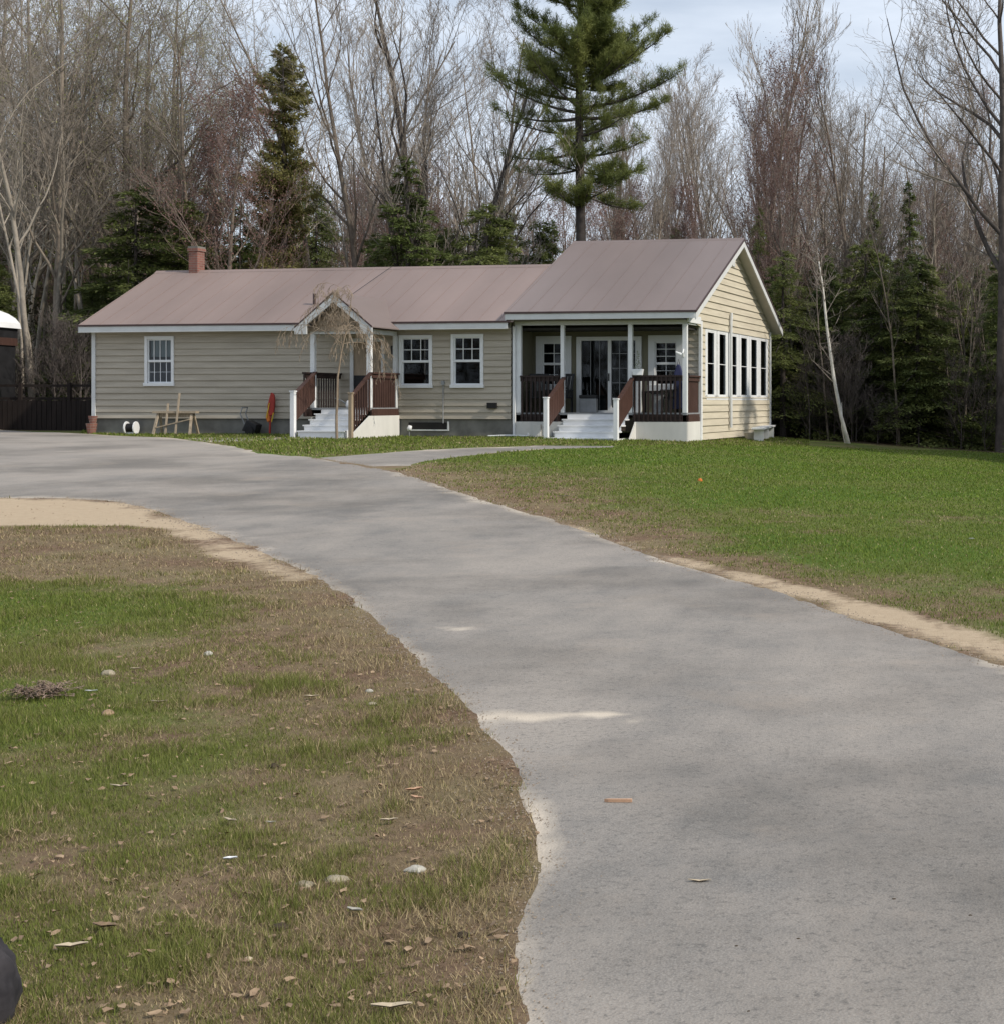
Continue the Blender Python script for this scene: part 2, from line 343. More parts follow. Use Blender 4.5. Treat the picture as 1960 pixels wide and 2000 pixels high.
# --- paved sheets
SANDSTREAK = [gp(925, 1400), gp(1000, 1404), gp(1100, 1402), gp(1180, 1400), gp(1265, 1408)]
SANDSTREAK2 = [gp(845, 1220), gp(895, 1233)]
def paved(name, poly, lift, seed, amp=.035):
    P = densify(poly, .10, amp, seed)
    A = np.array(P); lo = A.min(0); hi = A.max(0)
    pts = []
    y = max(lo[1], 1.0)
    while y < hi[1]:
        st = max(.10, .022*y); x = max(lo[0], -30)
        row = np.arange(max(lo[0], -32), min(hi[0], 12), st)
        pts.append(np.column_stack([row+random.uniform(-.3, .3)*st, np.full(len(row), y)+np.random.uniform(-.3, .3, len(row))*st])); y += st
    I = np.concatenate(pts); I = I[sdist(I, P) > .035] if len(P) < 4000 else I
    vs = [Vector(p) for p in P]+[Vector(p) for p in I]
    ed = [(i, (i+1) % len(P)) for i in range(len(P))]
    ov, oe, of, *_ = geometry.delaunay_2d_cdt(vs, ed, [], 1, 1e-5)
    Q = np.array([(v.x, v.y) for v in ov]); Z = terr(Q[:, 0], Q[:, 1])+lift-(lift+.001)*(seg_dist(Q, P) < .004)
    me = bpy.data.meshes.new(name); me.from_pydata([(a, b, c) for (a, b), c in zip(Q, Z)], [], of); me.update()
    me.polygons.foreach_set('use_smooth', [True]*len(me.polygons))
    d = seg_dist(Q, poly)
    e = np.exp(-(d/(.07+.007*Q[:, 1]))**1.2)*(.15+.85*vnoise(Q[:, 0], Q[:, 1], .9, 5)**1.3)
    e = np.maximum(e, np.exp(-(seg_dist(Q, SANDSTREAK, False)/.075)**2)*1.0); e = np.maximum(e, np.exp(-(seg_dist(Q, SANDSTREAK2, False)/.05)**2)*.9)
    far = sst((Q[:, 1]-16)/20)*sst((-Q[:, 0]-6)/8)*.45
    ca = me.color_attributes.new('dust', 'FLOAT_COLOR', 'POINT')
    ca.data.foreach_set('color', np.column_stack([e, far, e, np.ones(len(Q))]).astype(np.float32).ravel())
    return tag(add(name, me), kind='structure')
def asphalt_mat():
    m = bpy.data.materials.new('asphalt'); m.use_nodes = True; t = m.node_tree; p = t.nodes['Principled BSDF']
    p.inputs['Roughness'].default_value = .85; p.inputs['Specular IOR Level'].default_value = .25
    at = N(t, 'ShaderNodeAttribute', attribute_name='dust'); sp = N(t, 'ShaderNodeSeparateColor'); t.links.new(at.outputs['Color'], sp.inputs[0])
    ge = N(t, 'ShaderNodeNewGeometry'); P = ge.outputs['Position']
    mp = N(t, 'ShaderNodeMapping'); t.links.new(P, mp.inputs[0]); mp.inputs['Rotation'].default_value = (0, 0, rad(25)); mp.inputs['Scale'].default_value = (1, .45, 1)
    n1 = noise_node(t, mp.outputs[0], .75, 8, .68); n2 = noise_node(t, P, 2.6, 8, .7); n3 = noise_node(t, P, 160, 3, .7); n5 = noise_node(t, P, 38, 5, .75)
    vo = N(t, 'ShaderNodeTexVoronoi'); vo.inputs['Scale'].default_value = 95; t.links.new(P, vo.inputs[0])
    c = mix_c(t, math_n(t, 'MULTIPLY_ADD', n1, 3.4, -1.15, True), (.088, .088, .088), (.268, .236, .206))
    c = mix_c(t, math_n(t, 'MULTIPLY_ADD', n2, 1.4, -.45, True), c, (.30, .262, .228))
    spk = math_n(t, 'MULTIPLY_ADD', n3, 2.6, -.85, True)
    c = mix_c(t, math_n(t, 'MULTIPLY', spk, .5), c, (.40, .38, .35))
    c = mix_c(t, math_n(t, 'MULTIPLY_ADD', n5, 3.4, -1.75, True), c, (.07, .07, .068))
    c = mix_c(t, sp.outputs[1], c, (.34, .305, .27))
    f = math_n(t, 'MULTIPLY_ADD', math_n(t, 'ADD', sp.outputs[0], math_n(t, 'MULTIPLY', n2, .7)), 2.2, -1.35, True)
    c = mix_c(t, f, c, mix_c(t, n2, (.40, .34, .27), (.62, .55, .46)))
    n6 = noise_node(t, P, .30, 6, .62); n7 = noise_node(t, P, .85, 7, .7)
    dk = N(t, 'ShaderNodeMix', data_type='RGBA', blend_type='MULTIPLY'); t.links.new(math_n(t, 'MULTIPLY_ADD', n6, 6.0, -2.75, True), dk.inputs[0]); t.links.new(c, dk.inputs[6]); dk.inputs[7].default_value = (.66, .66, .655, 1); c = dk.outputs[2]
    c = mix_c(t, math_n(t, 'MULTIPLY', math_n(t, 'MULTIPLY_ADD', n7, 5.0, -2.8, True), .45), c, (.36, .30, .245))
    t.links.new(c, p.inputs['Base Color'])
    b = N(t, 'ShaderNodeBump'); b.inputs['Strength'].default_value = .35; b.inputs['Distance'].default_value = .006
    t.links.new(math_n(t, 'ADD', n3, vo.outputs['Distance']), b.inputs['Height']); t.links.new(b.outputs[0], p.inputs['Normal'])
    return m
random.seed(3); np.random.seed(3)
AM = asphalt_mat()
for nm, pl, lf, sd_, am in (('driveway', DRIVE, .006, 1., .022), ('path', PATH, .010, 2., .03), ('path', PATH2, .009, 3., .03)):
    paved(nm, pl, lf, sd_, am).data.materials.append(AM)

# ------------------------------------------------------------------ the house (local x along the front, y into depth, origin at the front corner of the big porch)
OX, OY = (1341-CX)/FPX*40.85, 40.85
house = empty('house', (OX, OY, 0), 'single storey tan clapboard house with pinkish brown metal roof and two porches', 'house', rz=-th)
def part(mb, name, m, parent=house, bevel=0, label=None, smooth=False):
    o = mb.build(name, M[m], parent, bevel, smooth)
    if label: o['label'] = label
    return o
def laps(mb, P, rng, z0, z1, holes=(), exp=.185, t0=.004, t1=.036, joints=True, seed=1):
    """clapboards: P(u, off, z) -> point; rng(z) -> (u0, u1); holes (u0,u1,z0,z1)"""
    rnd = random.Random(seed); zs = []
    z = z0
    while z < z1-1e-6: zs.append(z); z += exp
    for zc in zs:
        ze = min(zc+exp, z1); br = sorted({zc, ze, *[h for H in holes for h in H[2:] if zc < h < ze]})
        wob = rnd.uniform(-.004, .004)
        for a, b in zip(br, br[1:]):
            oa = t1-(t1-t0)*(a-zc)/exp+wob; ob = t1-(t1-t0)*(b-zc)/exp+wob
            (l0, r0), (l1, r1) = rng(a), rng(b)
            if r1-l1 < .02: l1 = r1 = (l1+r1)/2
            cuts = sorted([(H[0], H[1]) for H in holes if H[2] < (a+b)/2 < H[3]])
            segs = []; cl0, cl1 = l0, l1
            for h0, h1 in cuts: segs.append((cl0, h0, cl1, h0)); cl0 = cl1 = h1
            segs.append((cl0, r0, cl1, r1))
            for s0, e0, s1, e1 in segs:
                if e0-s0 < .01: continue
                mb.poly([P(s0, oa, a), P(e0, oa, a), P(e1, ob, b), P(s1, ob, b)])
                if a == zc: mb.poly([P(s0, oa, a), P(e0, oa, a), P(e0, t0-.01, a), P(s0, t0-.01, a)])
# windows --------------------------------------------------------------
def window(x0, x1, z0, z1, P, cols=3, rows=2, fr=.085, split=.5, label=None, lower=None, proud=.05, curtain=None, name='window', double=True, mcol='white', flush=False, frv=None):
    frv = frv or fr
    """P(u, out, z): out is metres proud of the wall"""
    def bx(mb, u0, u1, o0, o1, a, b):
        c = [P(u, o, z) for z in (a, b) for u, o in ((u0, o0), (u1, o0), (u1, o1), (u0, o1))]
        n = len(mb.v); mb.v += c
        mb.f += [tuple(n+i for i in q) for q in ((3, 2, 1, 0), (4, 5, 6, 7), (0, 1, 5, 4), (1, 2, 6, 5), (2, 3, 7, 6), (3, 0, 4, 7))]
    sh_ = .017 if flush else 0
    f = MB()
    bx(f, x0, x0+fr, -.06, proud, z0, z1); bx(f, x1-fr, x1, -.06, proud, z0, z1)
    bx(f, x0+fr, x1-fr, -.06, proud-.002, z1-frv, z1); bx(f, x0-.02*(not flush), x1+.02*(not flush), -.06, proud+.03*(not flush), z0-.03*(not flush), z0+frv*.7)
    w = part(f, name, mcol, label=label)
    gx0, gx1, gz0, gz1 = x0+fr, x1-fr, z0+frv*.7, z1-frv
    zm = gz0+(gz1-gz0)*split
    s = MB(); t = .035
    if double:
        bx(s, gx0, gx1, -.045, .018, zm-.03, zm+.03)
    for a, b, o in ((gz0, zm, -.03), (zm, gz1, -.012)) if double else ((gz0, gz1, -.014 if flush else -.012),):
        bx(s, gx0, gx0+t, o-.02, o+.02, a, b); bx(s, gx1-t, gx1, o-.02, o+.02, a, b)
        bx(s, gx0+t, gx1-t, o-.02, o+.019, a, a+t); bx(s, gx0+t, gx1-t, o-.02, o+.019, b-t, b)
    part(s, 'sash', mcol, w)
    if cols > 1 or rows > 1:
        g = MB(); sets = [(zm, gz1, -.012, rows)]
        if lower: sets.append((gz0, zm, -.03, lower))
        if not double: sets = [(gz0, gz1, -.009, rows)]
        for a, b, o, rw in sets:
            for i in range(1, cols): u = gx0+(gx1-gx0)*i/cols; bx(g, u-.010, u+.010, o-.004, o+.012, a+t, b-t)
            for j in range(1, rw): z = a+(b-a)*j/rw; bx(g, gx0+t, gx1-t, o-.005, o+.010, z-.010, z+.010)
        part(g, 'glazing_bar', mcol, w)
    g = MB(); g.poly([P(gx0, -.02+sh_, gz0), P(gx1, -.02+sh_, gz0), P(gx1, -.02+sh_, gz1), P(gx0, -.02+sh_, gz1)])
    part(g, 'pane', 'glass', w)
    if curtain:
        c = MB(); n = 14; a, b = curtain
        za, zb = gz0+(gz1-gz0)*a, gz0+(gz1-gz0)*b
        for i in range(n):
            u0 = gx0+(gx1-gx0)*i/n; u1 = gx0+(gx1-gx0)*(i+1)/n; o0, o1 = (-.10, -.13) if i % 2 else (-.13, -.10)
            c.poly([P(u0, o0, za), P(u1, o1, za), P(u1, o1, zb), P(u0, o0, zb)])
        part(c, 'curtain', 'curtain', w)
    return w
PF = lambda u, o, z: (u, -o, z)                        # front wall y = 0
PB = lambda u, o, z: (u, 1.25-o, z)                    # porch back wall
PG = lambda u, o, z: (o, u, z)                         # gable wall x = 0
MW0, MW1 = -18.19, -5.12                               # main front wall
SB, WT = 1.12, 3.74                                    # siding bottom / top
holes = [(-16.51, -15.56, 2.10, 3.53), (-8.48, -7.47, 2.03, 3.50), (-6.90, -5.93, 2.03, 3.52), (-9.95, -8.95, 1.42, 3.40)]
mb = MB(); laps(mb, PF, lambda z: (MW0, MW1), SB, WT, holes, seed=4)
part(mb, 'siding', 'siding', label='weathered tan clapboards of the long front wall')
# foundation & other walls (plain sides and back), interior floor
mb = MB()
for a, b in ((MW0+.04, -16.9), (-16.9, MW1)): mb.box(a, b-.001, .03, .22, .1, SB+.01)
part(mb, 'foundation', 'concrete')
mb = MB(); laps(mb, lambda u, o, z: (MW0-o, u, z), lambda z: (0, 6.4) if z <= WT+.2 else (max(0, (z-3.9)/.525), min(6.4, 6.4-(z-3.9)/.525)), SB, 5.4, seed=5)
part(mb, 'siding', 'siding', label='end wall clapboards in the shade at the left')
mb = MB(); laps(mb, lambda u, o, z: (u, 6.4+o, z), lambda z: (MW0, -5.1), .5, WT, seed=6); part(mb, 'siding', 'siding')
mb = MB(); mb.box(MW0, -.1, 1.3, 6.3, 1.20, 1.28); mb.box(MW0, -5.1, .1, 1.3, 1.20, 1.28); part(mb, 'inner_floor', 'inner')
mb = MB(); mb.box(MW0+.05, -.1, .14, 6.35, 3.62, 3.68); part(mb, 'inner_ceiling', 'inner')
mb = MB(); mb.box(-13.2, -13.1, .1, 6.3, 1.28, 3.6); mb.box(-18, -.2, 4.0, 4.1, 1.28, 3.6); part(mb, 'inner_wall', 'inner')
# the three front windows
window(-16.51, -15.56, 2.10, 3.53, PF, cols=4, rows=1, lower=2, curtain=(.60, 1), label='white sash window with a pale half curtain near the left end')
window(-8.48, -7.47, 2.03, 3.50, PF, cols=3, rows=2, label='white sash window just right of the small porch')
window(-6.90, -5.93, 2.03, 3.52, PF, cols=3, rows=2, label='white sash window next to the big porch')
# trims of the main wall
mb = MB(); mb.box(MW0-.05, MW0+.07, -.055, .05, SB-.1, 3.80); part(mb, 'corner_board', 'trim')
mb = MB(); mb.box(MW0, MW1-.02, -.05, .02, WT-.12, WT+.08); part(mb, 'frieze', 'soffit')
# main roof ------------------------------------------------------------
ME, MR, RY, BY = 3.86, 5.74, 3.2, 6.8; X0r, X1r = -18.42, -4.9
def slab(mb, a, b, c, d, t):
    """roof sheet a,b,c,d with thickness t downward"""
    n = len(mb.v); mb.v += [tuple(a), tuple(b), tuple(c), tuple(d)]+[(p[0], p[1], p[2]-t) for p in (a, b, c, d)]
    mb.f += [tuple(n+i for i in q) for q in ((0, 1, 2, 3), (7, 6, 5, 4), (0, 4, 5, 1), (1, 5, 6, 2), (2, 6, 7, 3), (3, 7, 4, 0))]
def ribs(mb, x0, x1, y0, z0, y1, z1, step=.62, skip=None):
    x = x0+.06
    while x < x1-.04:
        if not skip or not skip(x): mb.bar((x, y0, z0+.006), (x, y1, z1+.006), .03, .007)
        x += step
mb = MB(); slab(mb, (X0r, -.4, ME), (X1r, -.4, ME), (X1r, RY, MR), (X0r, RY, MR), .035)
slab(mb, (X0r, RY+.002, MR-.002), (X1r, RY+.002, MR-.002), (X1r, BY, ME), (X0r, BY, ME), .035)
ribs(mb, X0r, X1r, -.4, ME, RY, MR)
mb.prism([(RY-.13, MR-.062), (RY, MR+.03), (RY+.13, MR-.062)], 'x', X0r-.01, X1r)
roof = part(mb, 'roof', 'roof', label='long low pinkish brown metal roof')
mb = MB(); mb.box(X0r-.02, -4.98, -.425, -.40, ME-.05, ME+.005); part(mb, 'drip_edge', 'edge')
mb = MB(); mb.box(X0r+.0, -5.06, -.40, -.375, ME-.22, ME-.04)
part(mb, 'fascia', 'trim')
mb = MB(); mb.box(X0r+.02, MW1, -.37, -.0, ME-.20, ME-.18); part(mb, 'soffit', 'soffit')
mb = MB()
for ya, yb in ((-.4, RY), (BY, RY)):
    slab(mb, (X0r, ya, ME-.04), (X0r+.03, ya, ME-.04), (X0r+.03, yb, MR-.04), (X0r, yb, MR-.04), .16)
part(mb, 'rake_board', 'trim')
# chimney
mb = MB(); mb.box(-17.20, -16.90, 3.05, 3.42, 5.3, 6.46); mb.box(-17.23, -16.87, 3.02, 3.45, 6.36, 6.46)
part(mb, 'chimney', 'brick', roof)
mb = MB(); mb.box(-17.22, -16.88, 3.03, 3.44, 6.462, 6.51); part(mb, 'chimney_cap', 'concrete', roof)
mb = MB(); mb.tube([(-11.55, .75, 4.35), (-11.55, .75, 4.78)], .045, 10); part(mb, 'vent_pipe', 'edge', roof)
mb = MB(); mb.tube([(-10.4, 3.2, 5.78), (-10.6, 1.8, 5.05), (-10.75, .9, 4.56)], .006, 5); part(mb, 'cable', 'black', roof)
# right wing roof ------------------------------------------------------
E2, R2, RY2, BY2 = 4.10, 6.60, 4.75, 9.9; A0, A1 = -5.14, .36
mb = MB(); slab(mb, (A0, -.42, E2), (A1, -.42, E2), (A1, RY2, R2), (A0, RY2, R2), .035)
slab(mb, (A0, RY2+.002, R2-.002), (A1, RY2+.002, R2-.002), (A1, BY2, E2), (A0, BY2, E2), .035)
ribs(mb, A0, A1, -.42, E2, RY2, R2)
mb.prism([(RY2-.13, R2-.062), (RY2, R2+.03), (RY2+.13, R2-.062)], 'x', A0, A1+.01)
roof2 = part(mb, 'roof', 'roof2', label='taller greyish brown metal roof over the right wing')
mb = MB(); mb.box(A0-.01, A1+.01, -.445, -.42, E2-.05, E2+.005)
for ya, yb, o in ((-.42, RY2, 0), (BY2, RY2, 0)):
    slab(mb, (A1+.0, ya, E2+.004), (A1+.03, ya, E2+.004), (A1+.03, yb, R2+.004), (A1+.0, yb, R2+.004), .06)
part(mb, 'drip_edge', 'edge')
mb = MB(); mb.box(A0+.02, A1-.02, -.42, -.395, E2-.21, E2-.04); part(mb, 'fascia', 'trim')
for xa, xb in ((A1-.02, A1+.012), (A0, A0+.03)):
    for ya, yb in ((-.40, RY2), (BY2, RY2)):
        mb = MB(); slab(mb, (xa, ya, E2-.05), (xb, ya, E2-.05), (xb, yb, R2-.05), (xa, yb, R2-.05), .20); part(mb, 'rake_board', 'trim')
mb = MB()
for ya, yb in ((-.38, RY2), (BY2, RY2)):
    slab(mb, (0.0, ya, E2-.19), (A1-.02, ya, E2-.19), (A1-.02, yb, R2-.19), (0.0, yb, R2-.19), .012)
part(mb, 'soffit', 'soffit')
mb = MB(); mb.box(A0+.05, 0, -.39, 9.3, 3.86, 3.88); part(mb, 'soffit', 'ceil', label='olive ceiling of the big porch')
# gable wall x=0, windows
WY1 = 9.5
def grng(z):
    if z <= 3.87: return (1.25, WY1)
    s = (R2-E2)/(RY2+.42); a = -.42+(z-(E2-.20))/s; return (max(a, -.02 if z < 4.1 else a), min(WY1, BY2-(z-(E2-.20))/s))
gw = [(2.02+i*1.255, 2.62+i*1.265+.03, 1.83, 3.60) for i in range(6)]
gh = [(a-.29, b+.28, 1.75, 3.70) for a, b, c, d in gw]
mb = MB(); laps(mb, PG, grng, .52, 6.38, [(a-.02, b+.02, c, d) for a, b, c, d in gh], seed=7, exp=.20)
part(mb, 'siding', 'siding_lit', label='sunlit cream clapboards of the gable end')
mb = MB(); mb.prism([(1.3, 3.88), (1.3, .3), (9.45, .1), (9.45, 3.88)], 'x', -.30, -.28); 
mb = MB()
for (a, b, c, d), in zip(gh): pass
mb.box(-.14, -.02, 1.25, 9.45, .15, .62); part(mb, 'foundation', 'concrete')
for i, (a, b, c, d) in enumerate(gh):
    window(a, b, c, d, PG, cols=1, rows=2, fr=.235, frv=.05, name='window', double=False, flush=True, proud=.012)
mb = MB(); mb.box(.0, .02, 1.85, 9.30, 1.66, 1.748); mb.box(0, .02, 1.85, 9.3, 3.702, 3.80); part(mb, 'window_band', 'white')
mb = MB(); mb.box(-.03, .05, 1.20, 1.33, .5, 3.90); mb.box(-.05, .05, 9.42, 9.54, .35, 3.95); part(mb, 'corner_board', 'white')
mb = MB(); mb.box(.0, .045, -.02, 1.2, 3.80, 4.0); part(mb, 'beam_end', 'white')
# strip of boards facing front, at the right end of the porch
mb = MB(); laps(mb, PB, lambda z: (-.42, -.03), 1.30, 3.86, seed=9); part(mb, 'siding', 'siding')
# back wall of room
mb = MB(); laps(mb, lambda u, o, z: (u, 9.5+o, z), lambda z: (-5.1, -.0), .5, 3.95, seed=10); part(mb, 'siding', 'siding')
mb = MB(); laps(mb, lambda u, o, z: (-5.10-o, u, z), lambda z: (-.0, 1.25) if z < 3.9 else (max(-.3, -.42+(z-3.9)/.483), BY2-(z-3.9)/.483), 3.0, 6.35, seed=11); part(mb, 'siding', 'siding')
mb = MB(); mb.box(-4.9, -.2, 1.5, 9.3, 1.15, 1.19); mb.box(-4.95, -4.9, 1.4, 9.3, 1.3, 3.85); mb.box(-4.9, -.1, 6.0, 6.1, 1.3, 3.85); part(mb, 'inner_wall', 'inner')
# chimney vent on peak
mb = MB(); mb.box(.03, .06, 4.55, 4.85, 5.75, 6.1); part(mb, 'gable_vent', 'trim')
# big porch ------------------------------------------------------------
FL = 1.30
PW = [(-4.98, -3.82, 0), (-3.66, -1.70, 0), (-1.52, -.52, 0)]
mb = MB()   # back wall with openings
def wall_with_holes(mb, P, u0, u1, z0, z1, hs):
    us = sorted({u0, u1, *[h for H in hs for h in H[:2]]}); zs_ = sorted({z0, z1, *[h for H in hs for h in H[2:]]})
    for a, b in zip(us, us[1:]):
        for c, d in zip(zs_, zs_[1:]):
            if any(H[0] <= (a+b)/2 <= H[1] and H[2] <= (c+d)/2 <= H[3] for H in hs): continue
            mb.poly([P(a, 0, c), P(b, 0, c), P(b, 0, d), P(a, 0, d)])
PH = [(-4.90, -3.83, 1.95, 3.50), (-3.66, -1.72, FL, 3.47), (-1.52, -.50, 1.95, 3.50)]
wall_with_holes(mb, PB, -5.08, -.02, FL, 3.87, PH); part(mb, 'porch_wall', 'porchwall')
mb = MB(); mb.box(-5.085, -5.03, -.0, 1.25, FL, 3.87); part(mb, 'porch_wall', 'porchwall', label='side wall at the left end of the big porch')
window(-4.90, -3.83, 1.95, 3.50, PB, cols=2, rows=2, fr=.19, lower=2, mcol='trim', label='window at the left of the big porch')
window(-1.52, -.50, 1.95, 3.50, PB, cols=2, rows=3, fr=.19, lower=3, mcol='trim', label='window at the right of the big porch')
# sliding door
mb = MB(); mb.box(-3.66, -3.52, 1.17, 1.25, FL, 3.47); mb.box(-1.86, -1.72, 1.17, 1.25, FL, 3.47); mb.box(-3.52, -1.86, 1.172, 1.25, 3.36, 3.47); mb.box(-3.52, -1.86, 1.172, 1.25, FL, FL+.06)
door = part(mb, 'sliding_door', 'trim', label='white framed glass patio door under the big porch')
mb = MB(); mb.box(-2.72, -2.62, 1.185, 1.24, FL+.06, 3.36); mb.box(-1.9, -1.86, 1.19, 1.24, FL+.06, 3.36); mb.box(-2.62, -1.9, 1.19, 1.24, FL+.06, FL+.14); part(mb, 'door_panel', 'trim', door)
mb = MB()
for x in (-2.38, -2.14): mb.box(x-.008, x+.008, 1.215, 1.232, FL+.14, 3.36)
for x in (-3.25, -2.98): mb.box(x-.006, x+.006, 1.225, 1.232, FL+.06, 3.36)
for k in range(1, 5): mb.box(-2.62, -1.9, 1.216, 1.230, FL+k*.42, FL+k*.42+.014)
part(mb, 'glazing_bar', 'grey', door)
mb = MB(); mb.poly([(-3.52, 1.235, FL+.06), (-1.86, 1.235, FL+.06), (-1.86, 1.235, 3.36), (-3.52, 1.235, 3.36)]); part(mb, 'pane', 'glass', door)
mb = MB(); mb.box(-2.70, -2.67, 1.15, 1.184, 2.2, 2.42); part(mb, 'handle', 'black', door)
mb = MB(); mb.box(-5.03, -.02, .02, 1.245, FL-.06, FL); part(mb, 'porch_deck', 'grey')
mb = MB(); mb.box(-5.03, -.015, .0, .14, 3.75, 3.86); mb.box(-.12, -.0, .141, 1.2, 3.751, 3.86); part(mb, 'porch_beam', 'trim')
for x, w in ((-4.95, .20), (-3.63, .10), (-1.65, .12), (-.08, .13)):
    mb = MB(); mb.box(x-w/2, x+w/2, .015, .125, FL, 3.75); part(mb, 'porch_post', 'white', bevel=.006)
mb = MB(); mb.box(-5.06, -4.99, -.06, .0, .55, 3.72); part(mb, 'corner_board', 'white')
# skirts
gzf = lambda lx, ly: float(terr(*(Vector((OX, OY, 0))+LX*lx+LY*ly).xy))
for bx_ in ((-5.02, -3.56, -.02, .02, .25, 1.05), (-1.52, -.0, -.02, .02, .25, 1.05), (-.02, .02, .021, 1.22, .2, 1.05)):
    mb = MB(); mb.box(*bx_); part(mb, 'skirt', 'skirt')
mb = MB(); mb.prism([(-.03, .3), (-.03, 1.05), (-.85, .3)], 'x', -1.50, -1.46); part(mb, 'stair_cheek', 'skirt')
# railings (boards above rim)
def railing(x0, x1, y, name='railing', solid=False, z0=1.05, z1=2.34, along='x', gap=.125, w=.045, m='rail'):
    mb = MB()
    B = (lambda a0, a1, b0, b1, c0, c1: mb.box(a0, a1, b0, b1, c0, c1)) if along == 'x' else (lambda a0, a1, b0, b1, c0, c1: mb.box(b0, b1, a0, a1, c0, c1))
    B(x0, x1, y-.06, y+.06, z1-.045, z1); B(x0, x1, y-.02, y+.02, z1-.16, z1-.046); B(x0, x1, y-.02, y+.02, z0+.12, z0+.21)
    B(x0, x1, y-.005, y+.028, z0, z0+.12)
    n = int((x1-x0)/(.098 if solid else gap)); st = (x1-x0)/n
    for i in range(n): u = x0+(i+.5)*st; hw = .044 if solid else w/2; B(u-hw, u+hw, y-.045, y-.021, z0+.01, z1-.05)
    return part(mb, name, m)
railing(-4.86, -3.70, .02, m='rail_shaded'); railing(-1.57, -.14, .02, m='rail_shaded')
railing(.13, 1.2, -.02, along='y', solid=True)
# steps of the big porch
def steps(x0, x1, yf, zt, zb, n, depth, name='steps'):
    mb = MB(); rise = (zt-zb)/n; tr = depth/(n-1)
    for i in range(n):
        y = yf-depth+i*tr; z = zb+(i+1)*rise
        mb.box(x0+.03, x1-.03, y, y+.02, zb-.12 if i == 0 else z-rise, z-.035)
        if i < n-1: mb.box(x0, x1, y-.03, y+tr, z-.035, z)
    mb.box(x0, x0+.03, yf-depth+.03, yf, zb-.1, zb+rise*.8); mb.box(x1-.03, x1, yf-depth+.03, yf, zb-.1, zb+rise*.8)
    return part(mb, name, 'white')
steps(-3.50, -1.66, -.0, FL-.01, .47, 5, 1.25)
def newel(x, y, z0, z1, m='white', w=.12): mb = MB(); mb.box(x-w/2, x+w/2, y-w/2, y+w/2, z0, z1); mb.box(x-w/2-.015, x+w/2+.015, y-w/2-.015, y+w/2+.015, z1, z1+.035); return part(mb, 'newel_post', m, bevel=.006)
newel(-3.56, -1.30, .3, 1.70); newel(-1.57, -1.34, .3, 1.66)
def stair_rail(x, ya, za, yb, zb_, drop=.78, solid=True, m='rail'):
    """sloping rail from (ya,za) low to (yb,zb) high"""
    mb = MB(); mb.bar((x, ya, za), (x, yb, zb_), .12, .04)
    n = int((yb-ya)/.125 if solid else (yb-ya)/.14); hw = .056 if solid else .022
    for i in range(n):
        y = ya+.07+(yb-ya-.1)*(i+.5)/n; z = za+(zb_-za)*(y-ya)/(yb-ya)
        mb.prism([(y-hw, z-drop), (y+hw, z-drop+(zb_-za)/(yb-ya)*2*hw), (y+hw, z-.02+(zb_-za)/(yb-ya)*hw), (y-hw, z-.02-(zb_-za)/(yb-ya)*hw)], 'x', x-.02, x+.02)
    return part(mb, 'stair_railing', m)
stair_rail(-3.56, -1.24, 1.62, -.02, 2.28); stair_rail(-1.57, -1.28, 1.58, -.02, 2.26)
# small entrance porch ---------------------------------------------------
FY = -1.6; SF = 1.44; CXP = -9.42
PK, EV = 4.60, 3.66; xl, xr = -10.57, -8.28; RFY = -1.92
mb = MB(); yb_ = -.4+(PK-ME)/((MR-ME)/(RY+.4))
slo = (MR-ME)/(RY+.4)
ye = -.4
for xs_ in (xl, xr):
    slab(mb, (CXP, RFY, PK), (xs_, RFY, EV), (xs_, ye, EV+.0), (CXP, yb_, PK), .03)
proof = part(mb, 'entry_roof', 'roof2', label='small pitched metal roof over the entrance steps')
mb = MB()
for xs_ in (xl, xr):
    s_ = -1 if xs_ < CXP else 1
    mb.prism([(CXP, PK+.012), (xs_, EV+.012), (xs_, EV-.035), (CXP, PK-.035)], 'y', RFY-.03, RFY)
part(mb, 'drip_edge', 'edge')
mb = MB()
for xs_ in (xl, xr):
    s_ = -1 if xs_ < CXP else 1
    mb.prism([(CXP, PK-.037), (xs_, EV-.037), (xs_, EV-.20), (xs_-s_*.36, EV-.20), (xs_-s_*.36, EV+.06), (CXP, PK-.27)], 'y', RFY-.02, RFY+.02)
part(mb, 'bargeboard', 'trim')
mb = MB(); laps(mb, lambda u, o, z: (u, FY-.02-o, z), lambda z: (CXP-(PK-.25-z)/.80, CXP+(PK-.25-z)/.80), 3.55, 4.3, exp=.16, seed=12); part(mb, 'gable_panel', 'tan')
mb = MB(); mb.box(-10.3, -8.5, FY-.0, FY+.10, 3.48, 3.60); mb.box(-8.62, -8.52, FY+.10, -.06, 3.48, 3.6); mb.box(-10.34, -10.24, FY+.10, -.06, 3.48, 3.6); part(mb, 'porch_beam', 'trim')
mb = MB(); mb.box(-10.3, -8.5, FY+.1, -.06, 3.60, 3.62); part(mb, 'soffit', 'tan')
for x in (-10.24, -8.56): mb = MB(); mb.box(x-.065, x+.065, FY-.0, FY+.11, SF, 3.48); part(mb, 'porch_post', 'white', bevel=.006)
mb = MB(); mb.box(-8.60, -8.50, -.16, -.055, SF, 3.48); part(mb, 'porch_post', 'trim')
mb = MB(); mb.box(-10.3, -8.5, FY, -.05, SF-.06, SF); part(mb, 'porch_deck', 'grey')
steps(-10.0, -8.62, FY, SF-.005, .68, 5, 1.15)
newel(-10.12, -2.75, .5, 1.87); newel(-8.46, -2.72, .5, 1.82, 'tan', .10)
stair_rail(-10.12, -2.70, 1.80, FY-.05, 2.42); stair_rail(-8.46, -2.68, 1.76, FY-.05, 2.40, drop=1.0, solid=False)
